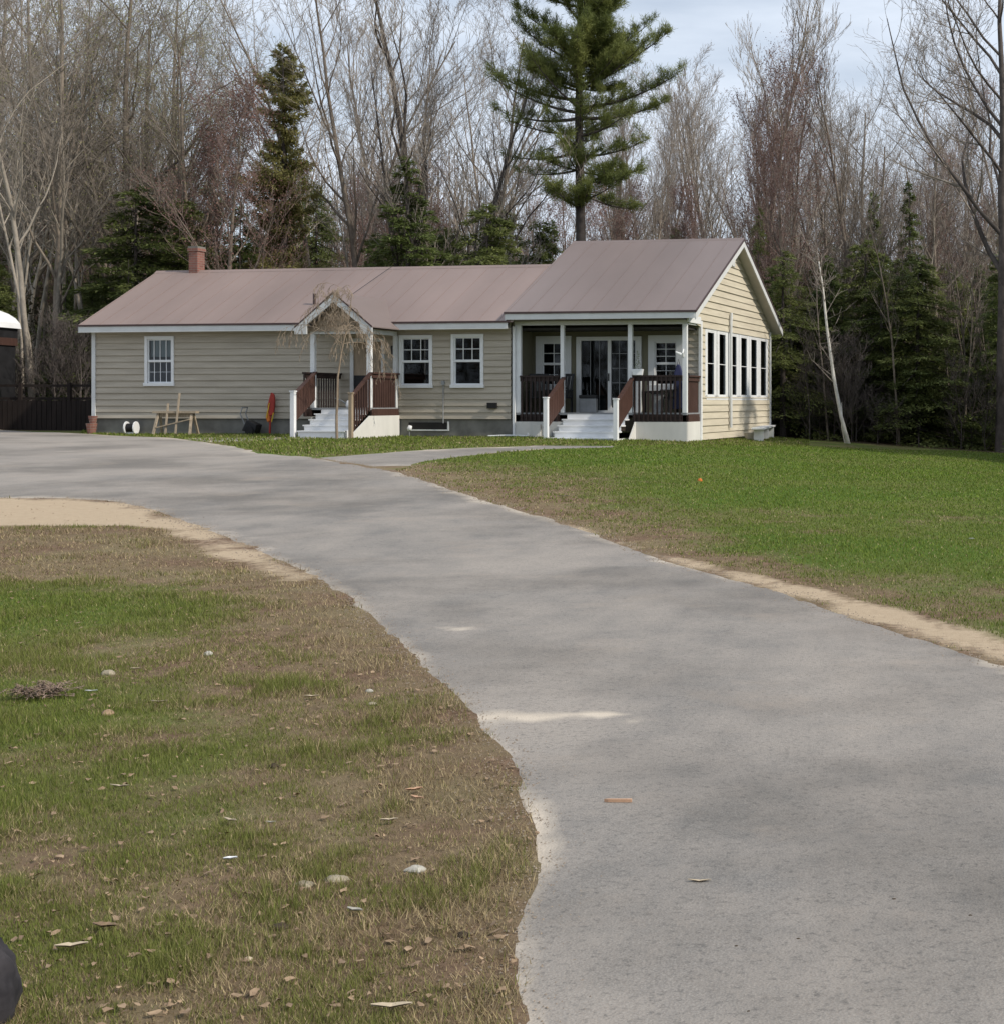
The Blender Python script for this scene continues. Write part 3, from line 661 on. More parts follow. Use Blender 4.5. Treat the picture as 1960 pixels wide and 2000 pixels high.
railing(FY+.05, -.05, -8.50, along='y', z0=1.20, z1=2.42, solid=False, gap=.10, w=.06)
railing(-2.0+FY+1.65, -.05, -10.28, along='y', z0=1.20, z1=2.42, m='rail_shaded')
mb = MB(); mb.prism([(-2.75, .5), (-2.62, .74), (FY-.1, 1.22), (-.02, 1.22), (-.02, .5)], 'x', -8.50, -8.47); part(mb, 'skirt', 'skirt'); mb = MB(); mb.prism([(-.02, 1.18), (FY, 1.18), (FY, .5), (-.02, .5)], 'x', -10.30, -10.26); part(mb, 'skirt', 'skirt')
# entrance door
mb = MB(); mb.box(-9.98, -9.88, -.05, .03, SF, 3.42); mb.box(-9.02, -8.92, -.05, .03, SF, 3.42); mb.box(-9.88, -9.02, -.048, .03, 3.32, 3.42)
d2 = part(mb, 'entrance_door', 'trim', label='tan entrance door under the small porch')
mb = MB(); mb.box(-9.88, -9.02, -.015, .02, 2.36, 3.32); part(mb, 'door_leaf', 'tan', d2)
mb = MB(); mb.box(-9.88, -9.45, -.012, .02, SF+.02, 2.36); part(mb, 'lower_panel', 'black', d2); mb = MB(); mb.box(-9.45, -9.02, -.012, .02, SF+.02, 2.36); part(mb, 'lower_panel', 'grey', d2)
mb = MB(); mb.box(-9.80, -9.10, -.03, -.016, 2.55, 3.2); part(mb, 'door_moulding', 'tan', d2)
mb = MB(); mb.tube([(-9.10, -.03, 2.40), (-9.10, -.07, 2.40)], .03, 8); part(mb, 'handle', 'grey', d2)
# small fittings on the walls
mb = MB(); mb.tube([(-7.13, -.05, 1.0), (-7.13, -.05, 2.1)], .015, 6); mb.box(-7.17, -7.09, -.09, -.03, 2.08, 2.2); part(mb, 'conduit', 'grey')
mb = MB(); mb.box(-5.80, -5.52, -.10, -.03, 1.42, 1.58); part(mb, 'wall_vent', 'dark')
mb = MB(); mb.box(-8.62, -8.50, -.13, -.03, 3.15, 3.35) if False else mb.box(-8.68, -8.58, -.12, -.03, 2.95, 3.2); part(mb, 'wall_lamp', 'black')
mb = MB(); mb.box(-8.2, -7.0, .0, .029, .82, 1.02); bw = part(mb, 'basement_window', 'dark'); mb = MB(); mb.box(-7.02, -6.97, -.02, .0, .78, 1.05); mb.box(-8.22, -7.02, -.02, .0, .78, .82); part(mb, 'window_frame', 'trim', bw)
mb = MB(); mb.tube([(.09, 4.24, .82), (.09, 4.24, 3.95), (.09, 4.30, 4.3)], .045, 8); part(mb, 'downpipe', 'trim')
mb = MB(); mb.box(-.14, -.07, .008, .02, 2.85, 3.05); mb.tube([(-.15, -.05, 2.9), (-.3, -.1, 2.98)], [.05, .02], 8); mb.tube([(-.11, .0, 2.85), (-.11, -.06, 2.95), (-.11, .0, 3.05)], .025, 6); part(mb, 'porch_lamp', 'white')
def at(lx, ly, z=None):
    p = Vector((OX, OY, 0))+LX*lx+LY*ly; p.z = float(terr(p.x, p.y)) if z is None else z; return tuple(p)

# ------------------------------------------------------------------ things around the house
def chair(lx, ly, z, rz, label, m='black'):
    o = empty('porch_chair', at(lx, ly, z), label, 'chair', 'dark armchairs on the big porch', rz)
    MB().box(-.27, .27, -.25, .25, .40, .45).build('seat', M[m], o, .01)
    b = MB()
    for x in (-.22, -.11, 0, .11, .22): b.bar((x, .22, .45), (x, .36, 1.05), .075, .02, up=(0, 1, 0))
    b.bar((-.27, .37, 1.07), (.27, .37, 1.07), .03, .08); b.build('backrest', M[m], o)
    for sx in (-.27, .27):
        MB().box(sx-.04, sx+.04, -.28, .25, .62, .65).build('armrest', M[m], o)
        for y in (-.24, .22): MB().box(sx-.025, sx+.025, y-.025, y+.025, 0, .62).build('leg', M[m], o)
    return o
chair(-4.55, .65, FL, rad(15), 'dark slatted armchair at the left end of the big porch'); chair(-3.95, .62, FL, rad(-20), 'dark slatted armchair left of the big porch steps')
chair(-.62, .70, FL, rad(-60), 'dark slatted armchair in the right corner of the big porch')
t = empty('porch_table', at(-1.22, .55, FL), 'small dark square table behind the right railing of the big porch', 'table')
MB().box(-.22, .22, -.2, .2, .55, .60).build('table_top', M['dark'], t)
for sx in (-.18, .18):
    for sy in (-.16, .16): MB().box(sx-.02, sx+.02, sy-.02, sy+.02, 0, .55).build('leg', M['dark'], t)
t = empty('storage_bin', at(-.98, .42, FL), 'grey storage bin with black lid behind the right porch railing', 'bin')
MB().prism([(-.13, 0), (.13, 0), (.16, .52), (-.16, .52)], 'y', -.15, .15).build('bin_body', M['grey'], t, .01); MB().box(-.18, .18, -.17, .17, .52, .56).build('lid', M['black'], t)
t = empty('cooler', at(-3.55+.35, .95, FL), 'dark box cooler standing left of the patio door', 'cooler')
MB().box(-.24, .24, -.15, .15, 0, .40).build('cooler_body', M['grey'], t, .02); MB().box(-.25, .25, -.16, .16, .401, .50).build('lid', M['black'], t, .02)
t = empty('fabric_bag', at(-.42, .55, FL), 'dark blue bag hanging down beside the right porch post', 'bag')
MB().prism([(-.16, .1), (.16, .1), (.12, 1.1), (.04, 1.35), (-.04, 1.35), (-.12, 1.1)], 'y', -.08, .08).build('bag_body', M['blue'], t, .03); MB().tube([(-.04, 0, 1.34), (0, 0, 1.5), (.04, 0, 1.34)], .01, 6).build('strap', M['black'], t)
t = empty('flower_box', at(-1.42, -.0, 2.34), 'white planter with a conical plant on the railing right of the steps', 'planter')
MB().prism([(-.13, 0), (.13, 0), (.16, .17), (-.16, .17)], 'y', -.09, .09).build('box', M['white'], t, .01)
mbp = MB(); rr = random.Random(5)
for i in range(260):
    h = rr.random()**1.2; a = rr.uniform(0, 6.28); r = .11*(1-h)*rr.random()**.4; p = Vector((r*math.cos(a), r*math.sin(a)*.8, .17+h*.5)); d = Vector((rr.uniform(-1, 1), rr.uniform(-1, 1), rr.uniform(-.3, 1)))*.03
    q = Vector((rr.uniform(-1, 1), rr.uniform(-1, 1), 0))*.015; mbp.poly([p, p+d+q, p+d-q])
mbp.build('plant', M['hemlock'], t)
# watering can on the entry steps
t = empty('watering_can', at(-9.20, -1.45, SF), 'white watering can with a long spout at the top of the entrance steps', 'watering can')
MB().tube([(0, 0, 0), (.0, 0, .08), (-.02, 0, .17), (-.04, 0, .21)], [.10, .115, .085, .05], 12).build('can_body', M['white'], t, smooth=True)
MB().tube([(-.06, 0, .08), (-.22, 0, .2), (-.42, 0, .27)], [.028, .018, .012], 8).build('spout', M['grey'], t, smooth=True)
MB().tube([(.08, 0, .05), (.19, 0, .12), (.12, 0, .22), (-.02, 0, .21)], .010, 6).build('handle', M['grey'], t, smooth=True)
# red toy at wall
t = empty('folded_scooter', at(-12.35, -.16), 'red and orange plastic toy slide folded up against the front wall', 'toy', sc=(.62, .62, .74))
z0 = 0.35
MB().prism([(-.20, z0+.75), (-.12, z0+.35), (.10, z0+.42), (.16, z0+.95), (.12, z0+1.22), (-.02, z0+1.30), (-.10, z0+1.08)], 'y', -.07, .06).build('seat_shell', M['red'], t, .03)
MB().prism([(-.27, z0+.32), (-.18, z0+.12), (-.06, z0+.18), (-.10, z0+.52), (-.20, z0+.60)], 'y', -.075, .05).build('slide_foot', M['orange'], t, .03)
MB().bar((-.22, -.08, z0+.30), (-.08, -.08, z0+.88), .04).bar((.02, -.08, z0+.14), (.11, -.08, z0+.5), .04).build('yellow_rail', M['yellow'], t)
MB().bar((-.10, 0, -.02), (-.06, 0, z0+.4), .07).build('leg', M['red'], t)
# black tipped-over barrow
t = empty('garden_cart', at(-12.90, -.35), 'small black garden cart tipped up on end below the front wall', 'cart')
MB().prism([(-.18, .12), (.18, .0), (.26, .28), (-.04, .42)], 'y', -.2, .2).build('tray', M['black'], t, .02)
MB().tube([(-.10, -.18, .30), (-.22, -.18, .60), (-.16, -.18, .78)], .018, 6).tube([(-.10, .18, .30), (-.22, .18, .60), (-.16, .18, .78)], .018, 6).tube([(-.16, -.18, .78), (-.16, .18, .78)], .018, 6).build('handle', M['grey'], t)
MB().tube([(.05, -.25, .12), (.05, -.20, .12)], .12, 14).build('wheel', M['dark'], t); MB().tube([(.05, .20, .12), (.05, .25, .12)], .12, 14).build('wheel', M['dark'], t)
# sawhorse workbench
t = empty('sawhorse', at(-15.0, -.75), 'weathered wooden sawhorse bench below the left window', 'bench')
MB().box(-.62, .62, -.12, .12, .62, .68).box(-.5, .5, -.03, .03, .50, .618).build('top_board', M['oldwood'], t)
for sx in (-.48, .48):
    for sy in (-1, 1): MB().bar((sx, sy*.05, .62), (sx*1.1, sy*.28, -.02), .07, .04).build('leg', M['oldwood'], t)
MB().bar((-.5, -.2, .2), (.5, -.2, .45), .06, .03).bar((-.2, -.22, .0), (-.2, -.05, .9), .05, .03).bar((.1, -.25, .0), (.13, -.05, 1.2), .05, .03).build('brace', M['oldwood'], t)
t = empty('hose_reel', at(-16.75, -.3), 'white and dark garden hose reel below the left window', 'hose reel')
MB().tube([(-.12, 0, .18), (.12, 0, .18)], .13, 14).build('reel', M['dark'], t); MB().tube([(-.15, 0, .18), (-.12, 0, .18)], .19, 16).tube([(.12, 0, .18), (.15, 0, .18)], .19, 16).build('side_disc', M['white'], t)
MB().box(-.17, .17, -.04, .04, -.02, .06).build('stand', M['white'], t)
t = empty('clay_pot', at(-18.05, -.3), 'cluster of reddish clay pots at the left corner of the house', 'pot')
MB().tube([(0, 0, 0), (0, 0, .3)], [.11, .16], 12).build('pot', M['brick'], t); MB().tube([(.05, -.02, .3), (.05, -.02, .52)], [.09, .13], 12).build('pot', M['brick'], t)
# white stone ornament, tub
t = empty('garden_lamp', at(-7.95, -.45), 'small white solar garden lamp in the grass below the basement window', 'lamp')
MB().tube([(0, 0, -.02), (0, 0, .18)], .012, 6).build('stem', M['grey'], t); MB().tube([(-.03, 0, .18), (0, 0, .22), (.03, 0, .32)], [.03, .07, .05], 10).build('lamp_head', M['white'], t, smooth=True)
t = empty('gas_meter', at(-4.05, -.45), 'grey utility box with pipes in front of the big porch skirt', 'utility box')
MB().box(-.22, .0, -.08, .08, .0, .36).build('cabinet', M['skirt'], t, .01); MB().tube([(.05, 0, -.02), (.05, 0, .3), (.2, 0, .3), (.2, 0, -.02)], .02, 8).tube([(.3, 0, -.02), (.3, 0, .22)], .02, 8).build('pipe', M['grey'], t)
t = empty('white_bench', at(.45, 6.9), 'low white plank bench against the sunlit gable wall', 'bench')
zz = .82-at(.45, 6.9)[2]
MB().box(-.18, .2, -2.7, 2.8, zz-.05, zz).build('seat', M['white'], t)
for y in (-2.3, 0, 2.4): MB().box(-.14, .16, y-.04, y+.04, -.05, zz-.05).build('leg', M['white'], t)
t = empty('planter_tub', at(.55, 5.0), 'small pale tub under the bench at the gable wall', 'tub')
MB().tube([(0, 0, 0), (0, 0, .22)], [.2, .25], 14).build('tub_body', M['stone2'], t)
# fallen white pipe by the wall
t = MB().tube([(-.55, 0, .03), (0, .02, .05), (.55, 0, .04), (.62, 0, .04)], .022, 8).tube([(.60, 0, .04), (.60, 0, .12)], .03, 8).build('drain_pipe', M['white'], loc=at(-5.0, -.55)); t.rotation_euler = (0, 0, -th)
tag(t, 'thin white drain pipe lying on the grass left of the big porch', 'pipe')

# left background: shed with pale roof and board fence
sx_, sy_ = -29.35, 48.0; gz = float(terr(sx_, sy_))
t = empty('garden_shed', (sx_, sy_, gz), 'dark shed with a white domed roof cut by the left edge of the photo', 'shed')
MB().box(-2.2, .9, -1.2, 1.4, -.1, 3.0).build('wall', M['black'], t)
MB().box(-2.25, .95, -1.25, 1.45, 2.75, 3.0).build('band', M['rail'], t); MB().box(-2.25, .95, -1.25, 1.45, 3.0, 3.32).build('eaves', M['black'], t)
pr = [(-2.3, 3.32)]+[(-.65+1.7*math.cos(a), 3.32+.75*math.sin(a)) for a in np.linspace(math.pi, 0, 14)]+[(1.0, 3.32)]
MB().prism(pr[::-1], 'y', -1.3, 1.5).build('roof', M['white'], t)
t = empty('board_fence', (-26.3, 48.3, float(terr(-26.3, 48.3))), 'dark brown low board fence with rails left of the house', 'fence')
M['fenceb'] = mat('fenceb', (.020, .014, .012), .85, var=.4, scale=2, stretch=(5, 5, .6))
b = MB()
for i in range(44): b.box(-3.2+i*.16, -3.2+i*.16+.145, -.02, .02, -.15, .98+.02*math.sin(i*2.3))
b.build('board', M['fenceb'], t)
for x in (-3.0, -1.4, .2, 1.9, 3.6): MB().box(x-.05, x+.05, .04, .14, -.1, 1.55).build('post', M['fenceb'], t)
MB().box(-3.2, 3.85, .145, .18, 1.0, 1.08).box(-3.2, 3.85, .145, .18, 1.42, 1.5).build('rail', M['fenceb'], t)

# ------------------------------------------------------------------ trees
def tubes_np(P0, P1, R0, R1, n=3):
    P0 = np.asarray(P0, float); P1 = np.asarray(P1, float); R0 = np.asarray(R0)[:, None]; R1 = np.asarray(R1)[:, None]
    d = P1-P0; d /= np.linalg.norm(d, axis=1)[:, None]+1e-9
    ref = np.where(np.abs(d[:, 2:3]) > .9, np.array([[1., 0, 0]]), np.array([[0, 0, 1.]])); u = np.cross(d, ref); u /= np.linalg.norm(u, axis=1)[:, None]; w = np.cross(d, u)
    m = len(P0); V = np.zeros((m, 2*n, 3))
    for k in range(n):
        a = 2*math.pi*k/n; o = u*math.cos(a)+w*math.sin(a); V[:, k] = P0+o*R0; V[:, n+k] = P1+o*R1
    base = (np.arange(m)*2*n)[:, None]
    F = np.concatenate([base+np.array([[k, (k+1) % n, n+(k+1) % n, n+k]]) for k in range(n)])
    return V.reshape(-1, 3), F
def grow_bare(rnd, H, r0, crown=.35, lvl=4, spread=.55, up=.35, n1=14, n2=8, n3=7, lean=(0, 0), fork=None, n4=3, limblen=.42, side=None):
    S_ = {0: [], 1: [], 2: [], 3: [], 4: []}; tips = []
    def br(p, d, ln, r, level, tropism):
        ns = {0: 12, 1: 7, 2: 5, 3: 3, 4: 2}[level]; q = p.copy(); out = [(q.copy(), r)]; dd = d.copy()
        jit = {0: .045, 1: .13, 2: .18, 3: .22, 4: .25}[level]
        for i in range(ns):
            dd = dd+np.array([rnd.gauss(0, jit), rnd.gauss(0, jit), rnd.gauss(0, jit*.5)+tropism/ns]); dd /= np.linalg.norm(dd)
            q2 = q+dd*ln/ns; ra = r*(1-.82*i/ns); rb = r*(1-.82*(i+1)/ns); S_[level].append((q, q2, ra, rb)); q = q2; out.append((q.copy(), rb))
        if level >= 3: tips.append(q)
        if level >= lvl: return
        cnt = {0: n1, 1: n2, 2: n3, 3: n4}[level]
        for k in range(cnt):
            t = (crown+(1-crown)*((k+rnd.random())/cnt)) if level == 0 else .2+.8*(k+rnd.random())/cnt
            f = t*ns; i = min(int(f), ns-1); p0 = out[i][0]+(out[i+1][0]-out[i][0])*(f-i); rr_ = out[i][1]+(out[i+1][1]-out[i][1])*(f-i)
            ax = out[i+1][0]-out[i][0]; ax /= np.linalg.norm(ax)
            rv = np.array([rnd.gauss(0, 1), rnd.gauss(0, 1), rnd.gauss(0, 1)])
            if side is not None and level == 0: rv = rv+np.array(side)*1.2
            rv -= ax*rv.dot(ax); rv /= np.linalg.norm(rv)+1e-9
            an = spread*rnd.uniform(.7, 1.3); nd = ax*math.cos(an)+rv*math.sin(an)
            if level == 0: l2 = H*limblen*(1-.55*(t-crown)/(1-crown+1e-6))*rnd.uniform(.75, 1.15)
            else: l2 = ln*rnd.uniform(.35, .6)*(1-.35*t)
            br(p0, nd, l2, max(rr_*rnd.uniform(.45, .65), .0065), level+1, up)
    d0 = np.array([lean[0], lean[1], 1.]); d0 /= np.linalg.norm(d0)
    if fork:
        for (fx, fy, fl, fr) in fork:
            d = np.array([fx, fy, 1.]); d /= np.linalg.norm(d); br(np.zeros(3), d, fl, fr, 0, up*.3)
    else: br(np.zeros(3), d0, H, r0, 0, .0)
    return S_, tips
def segs_mesh(name, levels, S_, ns, m, minr=0):
    Vs, Fs, off = [], [], 0
    for l in levels:
        if not S_[l]: continue
        a = S_[l]; V, F = tubes_np([s[0] for s in a], [s[1] for s in a], [max(s[2], minr) for s in a], [max(s[3], minr*.7) for s in a], ns[l]); Vs.append(V); Fs.append(F+off); off += len(V)
    return mesh_np(name, np.concatenate(Vs), np.concatenate(Fs), m, smooth=True)
def buds_mesh(name, tips, rnd_np, size, per, m, spread=.25):
    T = np.repeat(np.array(tips), per, 0); n = len(T); T = T+rnd_np.normal(0, spread, (n, 3))
    a = rnd_np.normal(0, 1, (n, 3)); b = rnd_np.normal(0, 1, (n, 3)); s = size*rnd_np.uniform(.5, 1.3, (n, 1))
    a *= s/np.linalg.norm(a, axis=1)[:, None]; b *= s/np.linalg.norm(b, axis=1)[:, None]
    V = np.stack([T, T+a, T+a*.4+b], 1).reshape(-1, 3); return mesh_np(name, V, np.arange(3*n).reshape(-1, 3), m)
NS = {0: 8, 1: 5, 2: 3, 3: 3, 4: 3}
PROTO = {}
def bare_proto(key, seed, barkm='bark', twigm='twig', bud=None, minr=.0055, budn=3, buds=.05, **kw):
    rnd = random.Random(seed); S_, tips = grow_bare(rnd, **kw); rn = np.random.RandomState(seed)
    parts = [('trunk', segs_mesh('trunk', (0, 1), S_, NS, M[barkm])), ('crown', segs_mesh('crown', (2, 3, 4), S_, NS, M[twigm], minr))]
    if bud: parts.append(('buds', buds_mesh('buds', tips, rn, buds, budn, M[bud])))
    PROTO[key] = (parts, kw['H'])
def conifer_proto(key, seed, H, base=.12, rmax=2.6, m='spruce', droop=.25, nb=95, per=150, tri=.16, power=.85, crownw=None, barkm='darkbark', rtop=.15, flat=.35, rise=0):
    rnd = np.random.RandomState(seed)
    mb = MB(); mb.tube([(0, 0, -.2), (0.05, 0, H*.5), (0, 0, H)], [H*.014, H*.008, .01], 8); tme = bpy.data.meshes.new('trunk'); 
    Vb, Fb = [], []; P0, P1, R0, R1 = [], [], [], []; off = 0
    for i in range(nb):
        t = base+(1-base)*((i+rnd.rand())/nb); z = t*H; L_ = rmax*((1-t)/(1-base))**power*rnd.uniform(.65, 1.15)+rtop
        if crownw: L_ *= crownw(t)
        a = rnd.uniform(0, 2*math.pi); dr = droop*rnd.uniform(.5, 1.4)
        ca_, sa_ = math.cos(a), math.sin(a)
        def pt(s): return np.stack([ca_*s*L_, sa_*s*L_, z+rise*s*L_-dr*L_*s**1.5+.12*L_*np.maximum(0, s-.7)], -1)
        ss = np.array([0, .35, .7, 1.]); pp = pt(ss)
        for k in range(3): P0.append(pp[k]); P1.append(pp[k+1]); R0.append(.035*(1-ss[k])*L_/2+.006); R1.append(.035*(1-ss[k+1])*L_/2+.005)
        n = max(10, int(2.4*per*L_/rmax)); s = rnd.rand(n)**.75*.95+.05; c = pt(s)
        w = L_*.34*np.sin(np.clip(s, .05, 1)*2.6)*rnd.uniform(-1, 1, n)
        c += np.stack([-sa_*w, ca_*w, -np.abs(w)*.25+rnd.normal(0, .05, n)], 1)
        # needle spray triangles pointing outwards
        o = np.stack([np.full(n, ca_)*.8-sa_*np.sign(w)*.7, np.full(n, sa_)*.8+ca_*np.sign(w)*.7, rnd.normal(-.1, flat, n)], 1)+rnd.normal(0, .25, (n, 3))
        o /= np.linalg.norm(o, axis=1)[:, None]; sz = tri*rnd.uniform(.6, 1.5, (n, 1)); q = np.cross(o, rnd.normal(0, .35, (n, 3))+np.array([0, 0, 1.])); q /= np.linalg.norm(q, axis=1)[:, None]
        Vb.append(np.stack([c-q*sz*.32, c+q*sz*.32, c+o*sz*1.5], 1).reshape(-1, 3))
    V = np.concatenate(Vb); cm = mesh_np('crown', V, np.arange(len(V)).reshape(-1, 3), M[m])
    for a_, b_, c_, d_ in zip(P0, P1, R0, R1): mb.tube([a_, b_], [c_, d_], 3, cap=False)
    tme.from_pydata(mb.v, [], mb.f); tme.materials.append(M[barkm]); tme.update()
    PROTO[key] = ([('trunk', tme), ('crown', cm)], H)
USED = {}
def put(key, name, X, Y, h, label, cat='tree', group=None, rz=None, wid=1.0, rnd=random.Random(77)):
    parts, H0 = PROTO[key]; s = h/H0
    o = empty(name, (X, Y, float(terr(X, Y))-.05), label, cat, group, rz if rz is not None else rnd.uniform(0, 6.28), (s*wid, s*wid, s))
    for n, me in parts: add(n, me, o)
    return o
def TX(px, Y): return (px-CX)/FPX*Y
def TH(px, py, Y): return EYE+(CY-py)/FPX*Y-float(terr(TX(px, Y), Y))
# prototypes
bare_proto('b1', 11, H=18, r0=.16, crown=.30, n1=13, n2=8, n3=6, spread=.62, up=.28)
bare_proto('b2', 12, H=18, r0=.14, crown=.42, n1=12, n2=8, n3=6, spread=.55, up=.3, lean=(.06, .02))
bare_proto('b3', 13, barkm='palebark', H=17, r0=.12, crown=.35, n1=11, n2=8, n3=6, spread=.55, up=.3, limblen=.38)
bare_proto('b4', 14, H=16, r0=.20, crown=.22, n1=13, n2=9, n3=7, spread=.75, up=.3, limblen=.5)
bare_proto('b5', 15, barkm='darkbark', H=17, r0=.24, crown=.22, n1=12, n2=9, n3=7, spread=.5, up=.6, fork=[(-.05, 0, 17, .22), (.38, .05, 14, .17), (-.22, .1, 14, .12)], limblen=.34)
bare_proto('r1', 16, barkm='bark', twigm='redtwig', bud='bud', H=14, r0=.11, crown=.18, n1=20, n2=8, n3=6, spread=.36, up=.6, budn=3, buds=.055, limblen=.36)
bare_proto('r2', 17, barkm='bark', twigm='redtwig', bud='bud', H=12, r0=.12, crown=.2, n1=16, n2=8, n3=6, spread=.5, up=.5, budn=5, buds=.055)
bare_proto('g1', 18, barkm='bark', bud='greenbud', H=17, r0=.16, crown=.30, n1=14, n2=8, n3=6, spread=.65, up=.25, budn=3, buds=.05)
bare_proto('up', 19, H=16, r0=.13, crown=.12, n1=24, n2=8, n3=6, spread=.32, up=.6, limblen=.40)
bare_proto('pole', 20, barkm='palebark', H=14, r0=.07, crown=.45, n1=12, n2=5, n3=4, n4=2, spread=.5, up=.4, limblen=.2)
bare_proto('maple', 21, barkm='darkbark', H=19, r0=.25, crown=.24, n1=18, n2=11, n3=8, spread=.72, up=.42, limblen=.48, side=(-.6, -.1, 0))
bare_proto('pole2', 23, barkm='bark', twigm='darkbark', H=14, r0=.07, crown=.35, n1=14, n2=5, n3=4, n4=2, spread=.5, up=.4, limblen=.2)
bare_proto('shrub', 22, barkm='darkbark', twigm='darkbark', H=4, r0=.03, crown=.1, lvl=3, n1=14, n2=8, n3=5, spread=.5, up=.5, limblen=.6, minr=.006)
conifer_proto('s1', 31, 10, base=.06, rmax=2.3, nb=110, per=190, m='spruce', tri=.085)
conifer_proto('s2', 32, 8, base=.04, rmax=2.4, nb=100, per=200, m='hemlock', tri=.085, droop=.3, power=.6)
conifer_proto('s3', 33, 12, base=.10, rmax=1.5, nb=130, per=130, m='spruce', tri=.08, power=.9)
conifer_proto('h1', 34, 11, base=.10, rmax=2.9, nb=90, per=170, m='hemlock', tri=.085, droop=.35, power=.55)
conifer_proto('arb', 35, 14, base=.25, rmax=1.6, nb=190, per=170, m='arbor', tri=.085, droop=-.25, power=.42, crownw=lambda t: .8+.35*math.sin(t*23), flat=.6)
conifer_proto('lop', 36, 13, base=.38, rmax=2.4, nb=70, per=150, m='hemlock', tri=.09, droop=.15, power=.5)
# named trees ------------------------------------------------------------
def tree(key, name, px, py, Y, label, **kw): return put(key, name, TX(px, Y), Y, TH(px, py, Y), label, **kw)
tree('b5', 'forked_tree', 848, -60, 56, 'dark thick forked bare tree behind the middle of the long roof, one stem leaning right', rz=.15)
tree('b4', 'bare_tree', 240, -70, 57, 'pale trunked spreading bare tree behind the left end of the roof', rz=.4)
tree('g1', 'bare_tree', 110, -110, 54, 'tall bare tree with yellowish green buds near the left edge', rz=1.2)
tree('b3', 'bare_tree', 67, -60, 51, 'pale straight bare trunk nearest the left edge of the woods', rz=2.2)
tree('b2', 'bare_tree', 632, -40, 59, 'slim bare tree left of the middle with an upright crown', rz=2.0)
tree('b1', 'bare_tree', 715, -50, 57, 'bare tree with a pale double trunk above the entrance gable', rz=1.0)
tree('up', 'bare_tree', 1495, 25, 60, 'bare tree with a tall upright fan crown behind the gable peak', rz=.3)
tree('r1', 'budding_tree', 1540, 215, 56, 'reddish budding tree right of the gable peak', rz=.6, wid=1.15)
tree('r1', 'budding_tree', 1462, 260, 58, 'reddish budding tree directly behind the gable peak', rz=3.6, wid=1.1)
tree('up', 'bare_tree', 1690, 135, 60, 'bare many stemmed tree between the gable and the right edge', rz=4.0)
tree('maple', 'maple_tree', 1955, -150, 51, 'big dark bare tree at the right edge reaching over the lawn', rz=0)
tree('r2', 'budding_tree', 455, 240, 55, 'rusty red budding tree left of the green columnar tree', rz=1.5, wid=1.1)
tree('r2', 'budding_tree', 415, 275, 56, 'rusty red budding tree behind the chimney', rz=4.5)
tree('arb', 'cedar_tree', 553, 85, 57, 'tall narrow yellowish green evergreen left of the middle', cat='evergreen', rz=0)
tree('s3', 'spruce_tree', 1775, 350, 60, 'slender dark spruce top standing alone at the right', cat='spruce', rz=0)
tree('s3', 'spruce_tree', 1706, 372, 61, 'slender dark spruce left of the lone spruce top', cat='spruce', rz=1)
tree('s1', 'spruce_tree', 795, 305, 55, 'dark spruce standing just left of the forked tree', cat='spruce', rz=0, wid=1.35)
tree('s2', 'hemlock_tree', 950, 395, 52, 'dark hemlock just right of the forked tree', cat='hemlock', rz=1, wid=1.3)
tree('s2', 'hemlock_tree', 265, 360, 54, 'broad green hemlock left of the chimney', cat='hemlock', rz=2, wid=1.35)
tree('s2', 'hemlock_tree', 355, 385, 55, 'broad green hemlock right behind the chimney', cat='hemlock', rz=3, wid=1.2)
tree('s1', 'hemlock_tree', 470, 400, 55, 'dark hemlock right of the chimney', cat='hemlock', rz=4, wid=1.2)
tree('h1', 'hemlock_tree', 1480, 400, 56, 'green hemlock hugging the back of the gable', cat='hemlock', rz=5, wid=.6)
# leaning birch
rnd = random.Random(8); mbk = MB()
Yb = 49.5
def bp(px, py, dy=0): return Vector((TX(px, Yb), Yb+dy, EYE+(CY-py)/FPX*Yb))
pts = [bp(1660, 880), bp(1642, 815), bp(1627, 735), bp(1614, 640), bp(1606, 560), bp(1598, 510)]; o0 = pts[0]
br_ = empty('birch_tree', tuple(o0), 'thin white leaning birch in front of the dark woods right of the house', 'birch')
mbk.tube([p-o0 for p in pts], [.075, .065, .06, .045, .035, .02], 8)
mbk.build('trunk', M['birchbark'], br_, smooth=True)
mb = MB(); mb.tube([Vector((-.12, .1, 0)), Vector((-.28, .1, .8)), Vector((-.30, .1, 1.6))], [.045, .04, .015], 7); mb.build('stem', M['birchbark'], br_)
S_ = {2: [], 3: []}
for i in range(26):
    t = rnd.uniform(.35, 1); f = t*5; k = min(4, int(f)); p = (pts[k]+(pts[k+1]-pts[k])*(f-k))-o0; d = Vector((rnd.uniform(-1, 1), rnd.uniform(-1, 1), rnd.uniform(.2, 1.2))).normalized()*rnd.uniform(.5, 1.3)
    S_[2].append((np.array(p), np.array(p+d), .014, .008))
    for j in range(5):
        q = p+d*rnd.uniform(.3, 1); e = Vector((rnd.uniform(-1, 1), rnd.uniform(-1, 1), rnd.uniform(0, 1)))*.4; S_[3].append((np.array(q), np.array(q+e), .008, .005))
add('crown', segs_mesh('crown', (2, 3), S_, NS, M['twig']), br_)
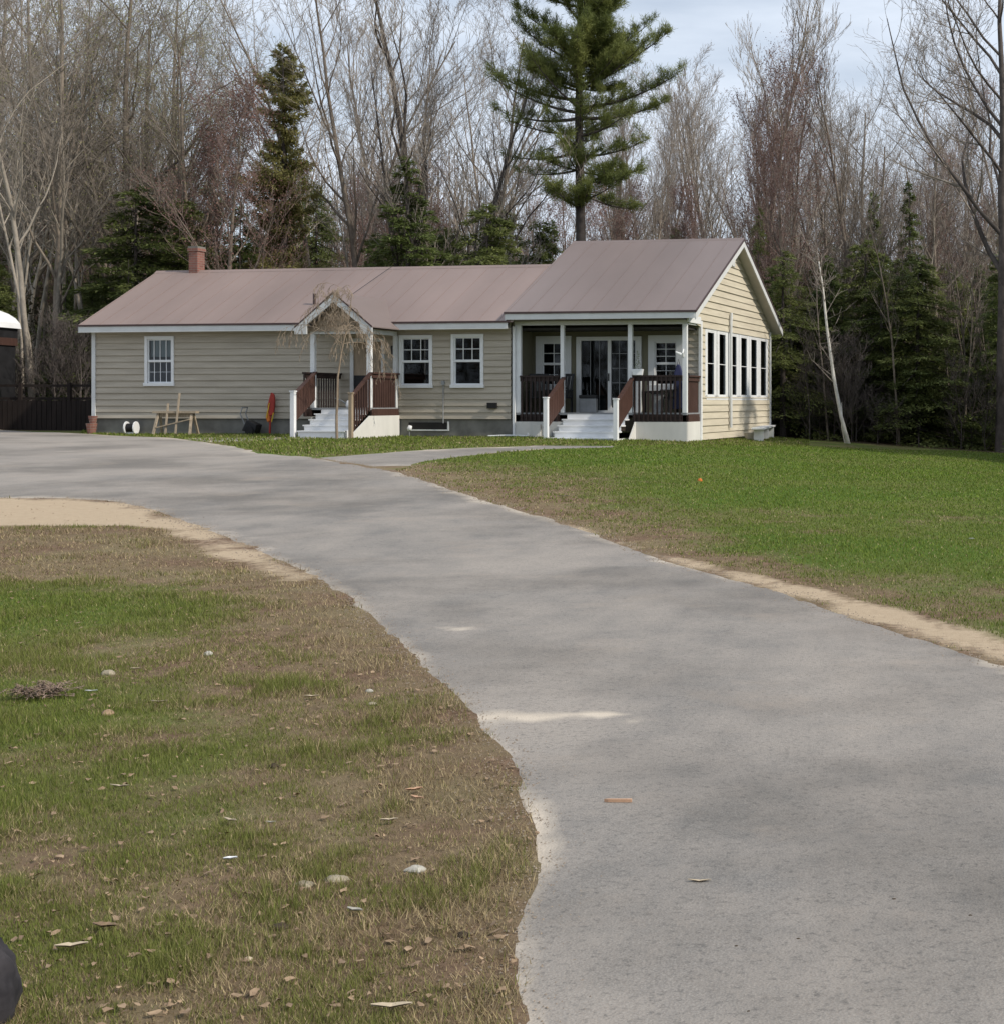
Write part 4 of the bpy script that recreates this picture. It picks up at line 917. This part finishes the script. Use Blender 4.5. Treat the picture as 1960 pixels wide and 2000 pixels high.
# white pine ---------------------------------------------------------------
def pine():
    rn = np.random.RandomState(6); rnd = random.Random(6); Yp = 57.0; xb = TX(1132, Yp); g = float(terr(xb, Yp))
    o = empty('white_pine', (xb, Yp, g-.1), 'tall green white pine with long upswept limbs behind the junction of the roofs', 'pine')
    mb = MB(); H = 21.5; mb.tube([(0, 0, 0), (.05, 0, 6), (-.05, 0, 12), (0, 0, 17), (0, 0, H)], [.24, .20, .15, .08, .02], 10); mb.build('trunk', M['darkbark'], o, smooth=True)
    limbs = []
    def PZ(py): return EYE+(CY-py)/FPX*Yp-g
    def PXm(px): return (px-1132)/FPX*Yp
    for (pxt, pyt, pyb, dy, dens) in ((1302, 48, 150, .3, 1.3), (1328, 148, 205, -.4, 1.3), (1290, 175, 225, .8, 1.1), (1215, -20, 60, 0, 1.2), (1245, -40, 30, -.5, 1.0), (1262, 262, 300, .2, .7), (1245, 225, 260, -.8, .6), (1235, 320, 330, .5, .8), (1230, 350, 345, -.6, .8), (1225, 395, 370, .6, .6),
                                      (1010, 10, 80, 0, 1.0), (1030, 60, 120, -.7, 1.0), (1015, 95, 130, .6, .8), (955, 130, 190, .2, .75), (985, 165, 215, -.6, .8), (960, 200, 225, .6, .5), (1000, 235, 255, -.3, .35), (975, 290, 290, .5, .35), (1015, 330, 325, 0, .3), (1250, 20, 110, .9, 1.0), (1270, 100, 170, -.9, 1.1)):
        limbs.append((np.array([0, 0, PZ(pyb)]), np.array([PXm(pxt), dy*2, PZ(pyt)]), dens))
    for i in range(80):
        z = rnd.uniform(8.5, 20.5); a = rnd.uniform(0, 6.28); l = min(3.2, 1.0+(21.5-z)*.38)*rnd.uniform(.6, 1.0)*(1 if z > 12 else .75)
        if math.sin(a) > .0 and rnd.random() < .3: a = -a
        limbs.append((np.array([0, 0, z]), np.array([math.cos(a)*l*.8, math.sin(a)*l, z+l*rnd.uniform(.05, .5)]), 1.0 if z > 12.5 else .45))
    P0, P1, R0, R1, T = [], [], [], [], []
    for a, b, dens in limbs:
        L_ = np.linalg.norm(b-a); n = 8; c = (a+b)/2+np.array([0, 0, -.22*L_*.6]); prev = a
        pts = []
        for i in range(1, n+1):
            t = i/n; p = (1-t)**2*a+2*t*(1-t)*c+t*t*b; P0.append(prev); P1.append(p); R0.append(.055*(1-(i-1)/n)*L_/3+.01); R1.append(.055*(1-i/n)*L_/3+.008); pts.append((prev, p, t)); prev = p
        for (p, q, t) in pts:
            if t < .2: continue
            for k in range(int(3.6*dens+rnd.random())):
                s = p+(q-p)*rnd.random(); d = (q-p)/np.linalg.norm(q-p); up_ = np.array([rnd.gauss(0, .6), rnd.gauss(0, .6), rnd.uniform(.1, 1.2)]); sd_ = d*rnd.uniform(.3, 1)+up_*.75; sd_ /= np.linalg.norm(sd_); l = rnd.uniform(.3, 1.0)*(1.15-.5*t)
                e = s+sd_*l; P0.append(s); P1.append(e); R0.append(.012); R1.append(.006)
                for j in range(5): T.append((s+(e-s)*rnd.uniform(.25, 1.05), sd_))
        T.append((b, (b-a)/L_))
    V, F = tubes_np(P0, P1, R0, R1, 4); add('limbs', mesh_np('limbs', V, F, M['darkbark'], True), o)
    C = np.array([t[0] for t in T]); D = np.array([t[1] for t in T]); per = 20; C = np.repeat(C, per, 0)+rn.normal(0, .075, (len(C)*per, 3)); D = np.repeat(D, per, 0)+rn.normal(0, .95, (len(C), 3)); D[:, 2] += .25
    D /= np.linalg.norm(D, axis=1)[:, None]; n = len(C); q = np.cross(D, rn.normal(0, 1, (n, 3))); q /= np.linalg.norm(q, axis=1)[:, None]; s = rn.uniform(.12, .28, (n, 1))
    V = np.stack([C-q*.010, C+q*.010, C+D*s], 1).reshape(-1, 3); add('crown', mesh_np('crown', V, np.arange(3*n).reshape(-1, 3), M['pine']), o)
pine()
# the wood behind: copies ----------------------------------------------------
rnd = random.Random(2024)
def scatter(n, px0, px1, Y0, Y1, keys, topf, name, label, cat, group, wid=(.9, 1.1), mind=1.0, taken=[]):
    k = 0; tries = 0
    while k < n and tries < n*30:
        tries += 1
        Y = rnd.uniform(Y0, Y1); px = rnd.uniform(px0, px1); X = TX(px, Y)
        lx = (X-OX)*LX.x+(Y-OY)*LX.y; ly = (X-OX)*LY.x+(Y-OY)*LY.y
        if -19.5 < lx < 1.5 and ly < 11.5: continue
        if any((X-a)**2+(Y-b)**2 < mind**2 for a, b in taken): continue
        taken.append((X, Y)); h = TH(px, topf(px)+rnd.uniform(-45, 45), Y)
        put(rnd.choice(keys), name, X, Y, max(h, 2.0), label, cat, group, rnd.uniform(0, 6.28), rnd.uniform(*wid)); k += 1
# skyline heights in the photo (y of the tree tops)
sky_x = [-200, 0, 200, 380, 440, 470, 510, 560, 620, 900, 1010, 1080, 1180, 1280, 1350, 1420, 1500, 1580, 1640, 1740, 1780, 1850, 1960, 2300]
sky_y = [-80, -80, -60, 20, 90, 150, 150, 30, -30, -40, 60, 240, 250, 215, 190, 150, 110, 190, 200, 200, 280, 220, 60, 0]
skyf = lambda px: float(np.interp(px, sky_x, sky_y))
scatter(12, -60, 330, 53, 82, ['b1', 'b2', 'b3', 'b4', 'g1', 'b2', 'pole'], lambda p: skyf(p)+30, 'bare_tree', 'tall bare tree in the crowded woods at the left behind the shed and chimney', 'tree', 'bare trees of the left woods')
scatter(7, 600, 1000, 60, 84, ['b1', 'b2', 'up', 'b3', 'b2'], lambda p: skyf(p)+90, 'bare_tree', 'bare grey tree in the woods behind the long roof', 'tree', 'bare trees behind the long roof')
scatter(17, 1010, 1460, 66, 90, ['up', 'b1', 'b2', 'up', 'pole'], lambda p: skyf(p)+50, 'bare_tree', 'low distant bare tree between the pine and the gable peak', 'tree', 'distant bare trees behind the right wing')
scatter(16, 1500, 2000, 57, 86, ['up', 'b1', 'b2', 'b1', 'r1', 'b4'], lambda p: skyf(p)+60, 'bare_tree', 'bare tree in the woods right of the house', 'tree', 'bare trees of the right woods')
scatter(12, -40, 500, 60, 88, ['r2', 'r1', 'b4'], lambda p: 330, 'budding_tree', 'low reddish budding tree in the woods left of the middle', 'tree', 'reddish trees of the left woods')
scatter(14, 700, 1450, 62, 88, ['r2', 'r1'], lambda p: 420, 'budding_tree', 'low reddish budding tree just above the roof line', 'tree', 'reddish trees behind the roofs')
scatter(12, 1500, 2000, 60, 88, ['r2', 'r1', 'b4'], lambda p: 400, 'budding_tree', 'low reddish budding tree in the right woods', 'tree', 'reddish trees of the right woods')
scatter(22, -60, 250, 51, 66, ['pole', 'b3', 'pole'], lambda p: 150, 'young_tree', 'slender pale young trunk in the left woods', 'tree', 'slender young trunks of the left woods', mind=.6)
scatter(24, 1530, 1990, 51, 64, ['pole2', 'pole2', 'pole2', 'pole'], lambda p: 420, 'young_tree', 'slender young trunk at the front of the right woods', 'tree', 'slender young trunks of the right woods', mind=.6)
scatter(11, 180, 980, 54, 64, ['b3', 'pole', 'pole'], lambda p: 190, 'young_tree', 'slender pale young trunk rising behind the long roof', 'tree', 'slender young trunks behind the long roof', mind=.8)
# evergreens
scatter(14, -60, 260, 53, 66, ['h1', 's1', 's2'], lambda p: 520, 'hemlock_tree', 'dark hemlock low in the left woods behind the fence', 'hemlock', 'dark evergreens of the left woods')
scatter(16, 380, 1000, 56, 70, ['s1', 's2', 'h1'], lambda p: 440, 'hemlock_tree', 'dark evergreen low behind the long roof', 'evergreen', 'dark evergreens behind the long roof')
scatter(5, 1000, 1330, 56, 70, ['s2', 's1'], lambda p: 470, 'hemlock_tree', 'dark evergreen just clearing the right wing roof', 'evergreen', 'dark evergreens behind the right wing')
scatter(34, 1500, 2010, 52.5, 68, ['h1', 's1', 'h1', 's2'], lambda p: 500+.05*(p-1500), 'hemlock_tree', 'dark shaded evergreen in the right woods', 'evergreen', 'dark evergreens of the right woods', wid=(1.1, 1.4), mind=1.3)
scatter(9, 1500, 2010, 70, 80, ['h1', 's1'], lambda p: 470, 'hemlock_tree', 'tall dark evergreen at the back of the right woods', 'evergreen', 'rear evergreens of the right woods')
scatter(12, -60, 620, 68, 84, ['h1', 's1'], lambda p: 360, 'hemlock_tree', 'tall dark evergreen at the back of the left woods', 'evergreen', 'rear evergreens of the left woods')
scatter(5, 120, 400, 55, 62, ['g1', 'g1'], lambda p: 60+p*.1, 'bare_tree', 'bare tree above the left part of the long roof', 'tree', 'bare trees behind the chimney')
# a few trees just outside the right of the view that shade the lawn edge
for X, Y, h, k in ((7.9, 43.6, 13, 'h1'), (9.2, 41, 12, 'h1'), (11, 44, 14, 's1'), (9.5, 47, 14, 'h1'), (12.5, 40.5, 13, 'h1'), (13, 47, 18, 'b4')):
    put(k, 'shade_tree', X, Y, h, 'tall tree at the lawn edge beyond the right side', 'tree', 'trees along the lawn beyond the right edge')
for i in range(26):
    px = rnd.uniform(1520, 2000); Y = rnd.uniform(50.2, 53); put('shrub', 'shrub', TX(px, Y), Y, rnd.uniform(1.2, 3.2), 'bare brown shrub at the edge of the right woods', 'shrub', 'bare shrubs of the right wood edge', wid=1.2)
for i in range(14):
    px = rnd.uniform(-60, 180); Y = rnd.uniform(49.5, 52.5); put('shrub', 'shrub', TX(px, Y), Y, rnd.uniform(1.6, 3.4), 'bare brown shrub behind the left fence', 'shrub', 'bare shrubs behind the left fence', wid=1.2)
# sapling in front of the entrance porch
rs = random.Random(4); S_, tp = grow_bare(rs, 3.9, .040, crown=.62, lvl=4, n1=15, n2=7, n3=5, n4=3, spread=.85, up=-1.8, limblen=.50, lean=(-.04, 0))
sp_ = empty('sapling', at(-8.62, -3.15), 'small weeping bare tree with tan drooping twigs in front of the entrance porch steps', 'tree'); add('trunk', segs_mesh('trunk', (0, 1), S_, NS, M['weep']), sp_); add('crown', segs_mesh('crown', (2, 3, 4), S_, NS, M['weep'], .0045), sp_)
# far wood as one mass ---------------------------------------------------------
rn = np.random.RandomState(9)
n = 4200; Yf = rn.uniform(84, 104, n); pxf = rn.uniform(-150, 2150, n); Xf = (pxf-CX)/FPX*Yf; zf = terr(Xf, Yf); hf = (EYE+(CY-(np.interp(pxf, sky_x, sky_y)+rn.uniform(260, 430, n)))/FPX*Yf)*rn.uniform(.5, 1.0, n)
P0 = np.column_stack([Xf, Yf, zf]); P1 = np.column_stack([Xf+rn.normal(0, .5, n), Yf, hf])
rb = rn.uniform(.03, .09, n); A0_, A1_, B0_, B1_ = [P0], [P1], [rb], [rb*.2]
for k in range(9):
    t = rn.uniform(.3, 1, n)[:, None]; s = P0+(P1-P0)*t; e = s+np.column_stack([rn.normal(0, .8, n), rn.normal(0, .8, n), rn.uniform(.3, 1.8, n)]); A0_.append(s); A1_.append(e); B0_.append(np.full(n, .022)); B1_.append(np.full(n, .008))
V, F = tubes_np(np.concatenate(A0_), np.concatenate(A1_), np.concatenate(B0_), np.concatenate(B1_), 3)
tag(add('far_wood', mesh_np('far_wood', V, F, M['twig'])), 'hazy mass of distant bare woods behind all the trees', 'woods', kind='stuff')
# dark undergrowth
n = 70000; side = rn.rand(n); pxf = np.where(side < .5, rn.uniform(1490, 2050, n), rn.uniform(-120, 1000, n)); Yf = rn.uniform(56, 74, n); Xf = (pxf-CX)/FPX*Yf; lxx = (Xf-OX)*LX.x+(Yf-OY)*LX.y; lyy = (Xf-OX)*LY.x+(Yf-OY)*LY.y
keep = ~((lxx > -20) & (lxx < 2) & (lyy < 12)); Xf = Xf[keep]; Yf = Yf[keep]; n = len(Xf)
hmax = 3.4+1.6*np.sin(Xf*.9)+.8*np.sin(Xf*2.3+Yf); z = terr(Xf, Yf)+rn.rand(n)*hmax
nb_ = 45000; Xk = rn.uniform(-110, 70, nb_); Yk = rn.uniform(-62, -50, nb_); zk = rn.rand(nb_)**1.1*(11+2.5*np.sin(Xk*.5)+1.5*np.sin(Xk*1.9))   # the woods across the drive, behind the camera
C = np.concatenate([np.column_stack([Xf, Yf, z]), np.column_stack([Xk, Yk, zk])]); n = len(C); a = rn.normal(0, 1, (n, 3)); a /= np.linalg.norm(a, axis=1)[:, None]; b = rn.normal(0, 1, (n, 3)); b /= np.linalg.norm(b, axis=1)[:, None]; s = rn.uniform(.10, .28, (n, 1)); s[-nb_:] *= 3.2
V = np.stack([C, C+a*s, C+b*s*.6], 1).reshape(-1, 3); M['brush'] = foliage_mat('brush', (.035, .032, .02), (.085, .072, .045), .9, .5, .1)
tag(add('undergrowth', mesh_np('undergrowth', V, np.arange(3*n).reshape(-1, 3), M['brush'])), 'dark tangled undergrowth filling the woods between the trunks', 'undergrowth', kind='stuff')

# ------------------------------------------------------------------ grass, gravel and litter
def blade_mat():
    m = bpy.data.materials.new('grass_blade'); m.use_nodes = True; t = m.node_tree; p = t.nodes['Principled BSDF']; p.inputs['Roughness'].default_value = .6; p.inputs['Specular IOR Level'].default_value = .15
    at_ = N(t, 'ShaderNodeAttribute', attribute_name='tint'); tl = N(t, 'ShaderNodeBsdfTranslucent'); mi = N(t, 'ShaderNodeMixShader'); mi.inputs[0].default_value = .3
    t.links.new(at_.outputs['Color'], p.inputs['Base Color']); t.links.new(at_.outputs['Color'], tl.inputs[0]); t.links.new(p.outputs[0], mi.inputs[1]); t.links.new(tl.outputs[0], mi.inputs[2]); t.links.new(mi.outputs[0], t.nodes['Material Output'].inputs[0]); return m
BM = blade_mat()
def grass(name, label, n, px0, px1, Ya, Yb, hgt, wd, region, seed, lawn=False):
    r = np.random.RandomState(seed); Y = Ya*(Yb/Ya)**r.rand(n) if not lawn else Ya*(Yb/Ya)**(r.rand(n)**.8); px = r.uniform(px0, px1, n); X = (px-CX)/FPX*Y
    P = np.column_stack([X, Y]); R, G, B = ground_masks(P); pv = vnoise(X, Y, 2.1, 1)*.35+vnoise(X, Y, 7, 2)*.35+vnoise(X, Y, 17, 6)*.3
    keep = region(P) & (G < .45) & (B < .5) & (sdist(P, DRIVE) < r.normal(.0, .025, n)) & (sdist(P, PATH) < -.02) & (r.rand(n) < np.clip((R+pv-.55)*2.0, .30 if not lawn else .30, 1))
    lx = (X-OX)*LX.x+(Y-OY)*LX.y; ly = (X-OX)*LY.x+(Y-OY)*LY.y; keep &= ~((lx > -18.2) & (lx < 0) & (ly > 0)) & ~((lx > -10.3) & (lx < -8.45) & (ly > -2.8)) & ~((lx > -3.6) & (lx < -1.5) & (ly > -1.35))
    X, Y, R, pv = X[keep], Y[keep], R[keep], pv[keep]; n = len(X)
    green = r.rand(n) < np.clip((R+pv-.66)*2.0, .06, .93)
    clump = vnoise(X, Y, 3.1, 31)**3; h = hgt*r.uniform(.4, 1.4, n)*(.55+.6*pv+1.9*clump*(not lawn)); h = np.where(green, h, h*.8)*np.clip(.7+Y*.02, .7, 1.3); w = wd*r.uniform(.6, 1.4, n)*np.clip(Y*.16, 1, 6)
    a = r.uniform(0, 6.28, n); lean = r.uniform(.1, 1.0, n)*np.where(green, 1, 1.9); C = np.column_stack([X, Y, terr(X, Y)-.003]); sd2 = np.column_stack([np.cos(a), np.sin(a), 0*a])*w[:, None]
    tp = C+np.column_stack([np.cos(a+1.4)*lean*h, np.sin(a+1.4)*lean*h, h]); V = np.stack([C-sd2, C+sd2, tp], 1).reshape(-1, 3)
    me = mesh_np(name, V, np.arange(3*n).reshape(-1, 3), BM)
    g1 = np.array([.05, .105, .010]); g2 = np.array([.20, .28, .035]); o1 = np.array([.185, .18, .06]); s1 = np.array([.17, .125, .07]); s2 = np.array([.52, .42, .24])
    u = r.rand(n)[:, None]; mixo = np.clip(1.25-R-.25*pv+r.normal(0, .18, n)+.22*(not lawn), 0, 1)[:, None]; gc = (g1+(g2-g1)*u)*(1-mixo*.85)+o1*mixo*.85; c = np.where(green[:, None], gc, s1+(s2-s1)*u**1.5)
    c = np.repeat(c, 3, 0); ca = me.color_attributes.new('tint', 'FLOAT_COLOR', 'POINT'); ca.data.foreach_set('color', np.column_stack([c, np.ones(len(c))]).astype(np.float32).ravel())
    tag(add(name, me), label, 'grass', kind='stuff')
leftr = lambda P: ~inside(P, LAWN) & (P[:, 1] < 30)
grass('grass', 'patchy green and straw coloured grass on the rough verge left of the driveway', 520000, -60, 1100, 3.6, 24, .026, .0016, leftr, 41)
grass('grass', 'short green lawn grass right of the driveway up to the woods', 300000, 700, 2020, 8, 50, .030, .0022, lambda P: inside(P, LAWN), 42, True)
grass('grass', 'thin green grass strip between the driveway and the house front', 90000, 160, 1580, 28, 51, .045, .003, lambda P: ~inside(P, LAWN), 43, True)
# crumbs of stone along the asphalt edges
r = np.random.RandomState(12); Q = np.array(densify(DRIVE, .06, .05, 1.)); Q = Q[(Q[:, 1] < 30) & (Q[:, 1] > 3)]
n = 9000; q = Q[r.randint(0, len(Q), n)]+r.normal(0, 1, (n, 2))*np.array([.10, .10]); s = r.uniform(.0015, .005, n)*(.8+q[:, 1]*.10)
base = np.array([(1, 0, 0), (-.5, .87, 0), (-.5, -.87, 0), (0, 0, .8), (0, 0, -.3)]); fc = np.array([(0, 1, 3), (1, 2, 3), (2, 0, 3)])
ang = r.uniform(0, 6.28, n); ca_, sa_ = np.cos(ang), np.sin(ang); B = base[None]*r.uniform(.6, 1.3, (n, 5, 1)); V = np.stack([B[:, :, 0]*ca_[:, None]-B[:, :, 1]*sa_[:, None], B[:, :, 0]*sa_[:, None]+B[:, :, 1]*ca_[:, None], B[:, :, 2]], -1)*s[:, None, None]
V += np.column_stack([q, terr(q[:, 0], q[:, 1])+.004])[:, None]; F = (fc[None]+(np.arange(n)*5)[:, None, None]).reshape(-1, 3)
tag(add('gravel', mesh_np('gravel', V.reshape(-1, 3), F, mat('grit', (.14, .11, .085), .9, scale=30, var2=(.34, .28, .22)))), 'loose pale grit along the edges of the driveway', 'gravel', kind='stuff')
# dead leaves
n = 1900; Y = 3.7*(22/3.7)**r.rand(n); px = r.uniform(-40, 1090, n); X = (px-CX)/FPX*Y; P = np.column_stack([X, Y]); k = leftr(P) & (sdist(P, DRIVE) < .02); X, Y = X[k], Y[k]; n = len(X)
s = .004+.018*r.rand(n)**2.2; a = r.uniform(0, 6.28, n); hx = np.array([(-1, 0), (-.4, .5), (.5, .4), (1, 0), (.4, -.5), (-.5, -.4)]); z = r.uniform(0, .012, (n, 6))
V = np.stack([(hx[None, :, 0]*np.cos(a)[:, None]-hx[None, :, 1]*np.sin(a)[:, None])*s[:, None]+X[:, None], (hx[None, :, 0]*np.sin(a)[:, None]+hx[None, :, 1]*np.cos(a)[:, None])*s[:, None]+Y[:, None], terr(X, Y)[:, None]+.008+z], -1)
tag(add('leaf_litter', mesh_np('leaf_litter', V.reshape(-1, 3), np.arange(6*n).reshape(-1, 6), M['leafA'])), 'small brown dead leaves strewn over the left verge', 'leaves', kind='stuff')
# single stones, leaves and scraps
def stone(px, py, w, h, m, label, name='stone', cat='stone', seed=0, flat=.5):
    X, Y = gp(px, py); s = w/FPX*Y/2; rr_ = random.Random(seed); mb = MB(); nr = 12; hz = h/FPX*Y
    prof = [(1.0, -.25), (1.05, .12), (.9, .5), (.6, .85), (.25, 1.0)]; b = 0; off = [rr_.uniform(.75, 1.15) for _ in range(nr)]
    for (q, zz) in prof: mb.v += [(math.cos(2*math.pi*k/nr)*s*q*off[k], math.sin(2*math.pi*k/nr)*s*q*off[k]*.7, zz*hz*.6*rr_.uniform(.85, 1.1)) for k in range(nr)]
    for i in range(len(prof)-1):
        for k in range(nr): mb.f.append((i*nr+k, i*nr+(k+1) % nr, (i+1)*nr+(k+1) % nr, (i+1)*nr+k))
    mb.f.append(tuple(range((len(prof)-1)*nr, len(prof)*nr)))
    o = mb.build(name, M[m], smooth=False, loc=(X, Y, float(terr(X, Y))+.004)); o.rotation_euler = (0, 0, rr_.uniform(-.3, .3)); return tag(o, label, cat)
def leaf(px, py, w, d, m, label, rz=0, seed=0, name='dead_leaf', cat='leaf', lift=.01):
    X, Y = gp(px, py); s = w/FPX*Y/2; rr_ = random.Random(seed); mb = MB(); n = 9; rows = []
    for i in range(n):
        t = i/(n-1); x = (t-.5)*2*s; wd_ = s*d*math.sin(math.pi*min(.97, max(.03, t)))*rr_.uniform(.75, 1.1)+.001; zc = .35*s*abs(t-.5)+.01
        rows.append([(x, -wd_, zc+wd_*.45), (x, 0, zc), (x, wd_, zc+wd_*.35)])
    for z_ in (0, -.003):
        b = len(mb.v)
        for rw in rows: mb.v += [(p[0], p[1], p[2]+z_) for p in rw]
        for i in range(n-1):
            for k in range(2): mb.f.append((b+i*3+k, b+i*3+k+1, b+(i+1)*3+k+1, b+(i+1)*3+k))
    o = mb.build(name, M[m], loc=(X, Y, float(terr(X, Y))+lift)); o.rotation_euler = (0, 0, rz); return tag(o, label, cat)
stone(595, 1732, 40, 14, 'stone1', 'yellowish flat stone on the verge, left one of a pair', seed=1)
stone(656, 1722, 46, 16, 'stone1', 'beige flat stone on the verge, right one of a pair', seed=2)
stone(812, 1702, 44, 14, 'stone2', 'pale grey stone on the brown verge near the driveway', seed=3)
stone(213, 1318, 30, 14, 'stone1', 'greyish rock on the verge near the brown dead clump', seed=4)
stone(210, 1396, 24, 14, 'leafA', 'orange brown stone on the verge below the brown dead clump', seed=5)
stone(407, 1280, 18, 12, 'stone2', 'small pale stone in the green part of the verge', seed=6)
stone(535, 1500, 22, 12, 'clod', 'small dark clod in the grass of the verge', seed=7, name='clod', cat='clod')
stone(548, 1815, 34, 16, 'clod', 'dark brown clod beside the white curled leaf', seed=8, name='clod', cat='clod')
stone(905, 1830, 26, 14, 'clod', 'dark clod at the brown driveway edge', seed=9, name='clod', cat='clod')
stone(722, 1352, 16, 8, 'stone2', 'small pale stone on bare soil by the driveway, upper of two', seed=10)
stone(727, 1377, 20, 7, 'stone1', 'small tan stone on bare soil by the driveway, lower of two', seed=11)
stone(1366, 940, 10, 9, 'orange', 'small orange ball lying on the lawn in front of the big porch', seed=12, name='ball', cat='ball')
stone(484, 1878, 20, 10, 'leafB', 'pale round seed head in the grass at the bottom of the verge', seed=13, name='mushroom', cat='mushroom')
leaf(765, 1982, 80, .28, 'leafB', 'large pale dead leaf at the very bottom of the verge', .1, 1)
leaf(693, 1790, 38, .35, 'stone2', 'white curled leaf below the pair of stones', -.4, 2)
leaf(450, 1688, 26, .5, 'white', 'bright white paper scrap in the middle of the verge', .3, 3, 'paper_scrap', 'paper')
leaf(809, 1552, 34, .45, 'chipwood', 'orange brown dead leaf near the driveway, upper of two touching', .5, 4)
leaf(815, 1568, 36, .25, 'chipwood', 'orange brown dead leaf near the driveway, lower of two touching', -.5, 5)
leaf(450, 1612, 36, .22, 'leafB', 'pale bent dead leaf left of the small white scrap', -.5, 6)
leaf(529, 1616, 20, .25, 'stone2', 'small white scrap in the middle of the verge', 0, 7, 'paper_scrap', 'paper')
leaf(760, 1612, 34, .3, 'leafB', 'curled pale brown leaf right of the verge middle', .2, 8)
leaf(234, 1545, 40, .18, 'leafB', 'thin pale bark strip at the left of the verge', -.1, 9, 'bark_strip', 'bark')
leaf(265, 1313, 22, .35, 'leafB', 'tan dead leaf right of the brown dead clump', 0, 10)
leaf(178, 1357, 24, .25, 'white', 'white paper scrap beside the brown dead clump', .2, 11, 'paper_scrap', 'paper')
leaf(310, 1378, 34, .2, 'leafB', 'long pale dead leaf in green grass right of the white scrap', 0, 12)
leaf(609, 1368, 30, .35, 'leafB', 'pale dead leaf near the brown edge of the verge', .1, 13)
leaf(139, 1862, 60, .35, 'leafB', 'split pale bark piece at the lower left of the verge', .3, 14, 'bark_strip', 'bark')
leaf(205, 1822, 56, .4, 'leafA', 'brown curled bark piece at the lower left of the verge', -.2, 15, 'bark_strip', 'bark')
leaf(1365, 1726, 46, .18, 'leafB', 'long thin dead leaf lying on the driveway', 0, 16, lift=-.002)
leaf(1100, 972, 22, .3, 'stone2', 'pale leaf on the dry part of the lawn', .3, 17)
leaf(935, 928, 10, .5, 'white', 'tiny white scrap on the dry lawn tip', 0, 18, 'paper_scrap', 'paper')
leaf(1897, 1056, 12, .6, 'white', 'tiny white scrap on the green lawn at the right', 0, 19, 'paper_scrap', 'paper')
X, Y = gp(1206, 1570); s = .5*54/FPX*Y
o = MB().prism([(-s, 0), (-s*.7, s*.12), (s, s*.12), (s, -s*.10), (-s*.7, -s*.08)], 'z', 0, .012).build('wood_chip', M['chipwood'], loc=(X, Y, float(terr(X, Y))+.007)); tag(o, 'pointed orange wood chip lying on the driveway', 'wood chip')
for px, py in ((1437, 1852), (1745, 1760), (1894, 1792), (1558, 1838), (1461, 1980)):
    stone(px, py, 9, 5, 'clod', {1437: 'tiny dark pebble on the driveway, the one left of its nearest twin', 1745: 'tiny dark pebble on the driveway, topmost one', 1894: 'tiny dark pebble nearest the right edge of the driveway', 1558: 'tiny dark pebble on the driveway, the one right of its nearest twin', 1461: 'tiny dark pebble at the bottom of the driveway'}[px], 'pebble', 'pebble', px)
# boulder at lower left corner
X, Y = TX(-50, 3.85), 3.85; mb = MB(); nr, nl = 48, 26; rr_ = random.Random(3)
for i in range(nl+1):
    ph = math.pi*i/nl
    for k in range(nr):
        a = 2*math.pi*k/nr; d = Vector((math.sin(ph)*math.cos(a), math.sin(ph)*math.sin(a), math.cos(ph))); f = 1+.22*noise.noise(d*1.7+Vector((3, 1, 2)))+.09*noise.noise(d*5)+.04*noise.noise(d*13); mb.v.append((d.x*.092*f, d.y*.13*f, d.z*.15*f+.07))
for i in range(nl):
    for k in range(nr): mb.f.append((i*nr+k, i*nr+(k+1) % nr, (i+1)*nr+(k+1) % nr, (i+1)*nr+k))
tag(mb.build('boulder', M['rock'], smooth=True, loc=(X, Y, float(terr(X, Y)))), 'dark rounded boulder at the bottom left corner', 'boulder')
# brown dead clump on the left verge
S_, tp = grow_bare(random.Random(9), .17, .004, crown=.02, lvl=3, n1=26, n2=6, n3=4, spread=1.1, up=.0, limblen=1.4)
X, Y = gp(75, 1365); dc = segs_mesh('dead_bush', (0, 1, 2, 3), S_, {0: 3, 1: 3, 2: 3, 3: 3}, mat('deadstem', (.27, .20, .155), .9, var=.3), .0011)
tag(add('dead_bush', dc, None, (X, Y, float(terr(X, Y)))), 'brown clump of dead stems on the left of the verge', 'dead plant')
bpy.data.objects['dead_bush'].scale = (.9, .8, .35)
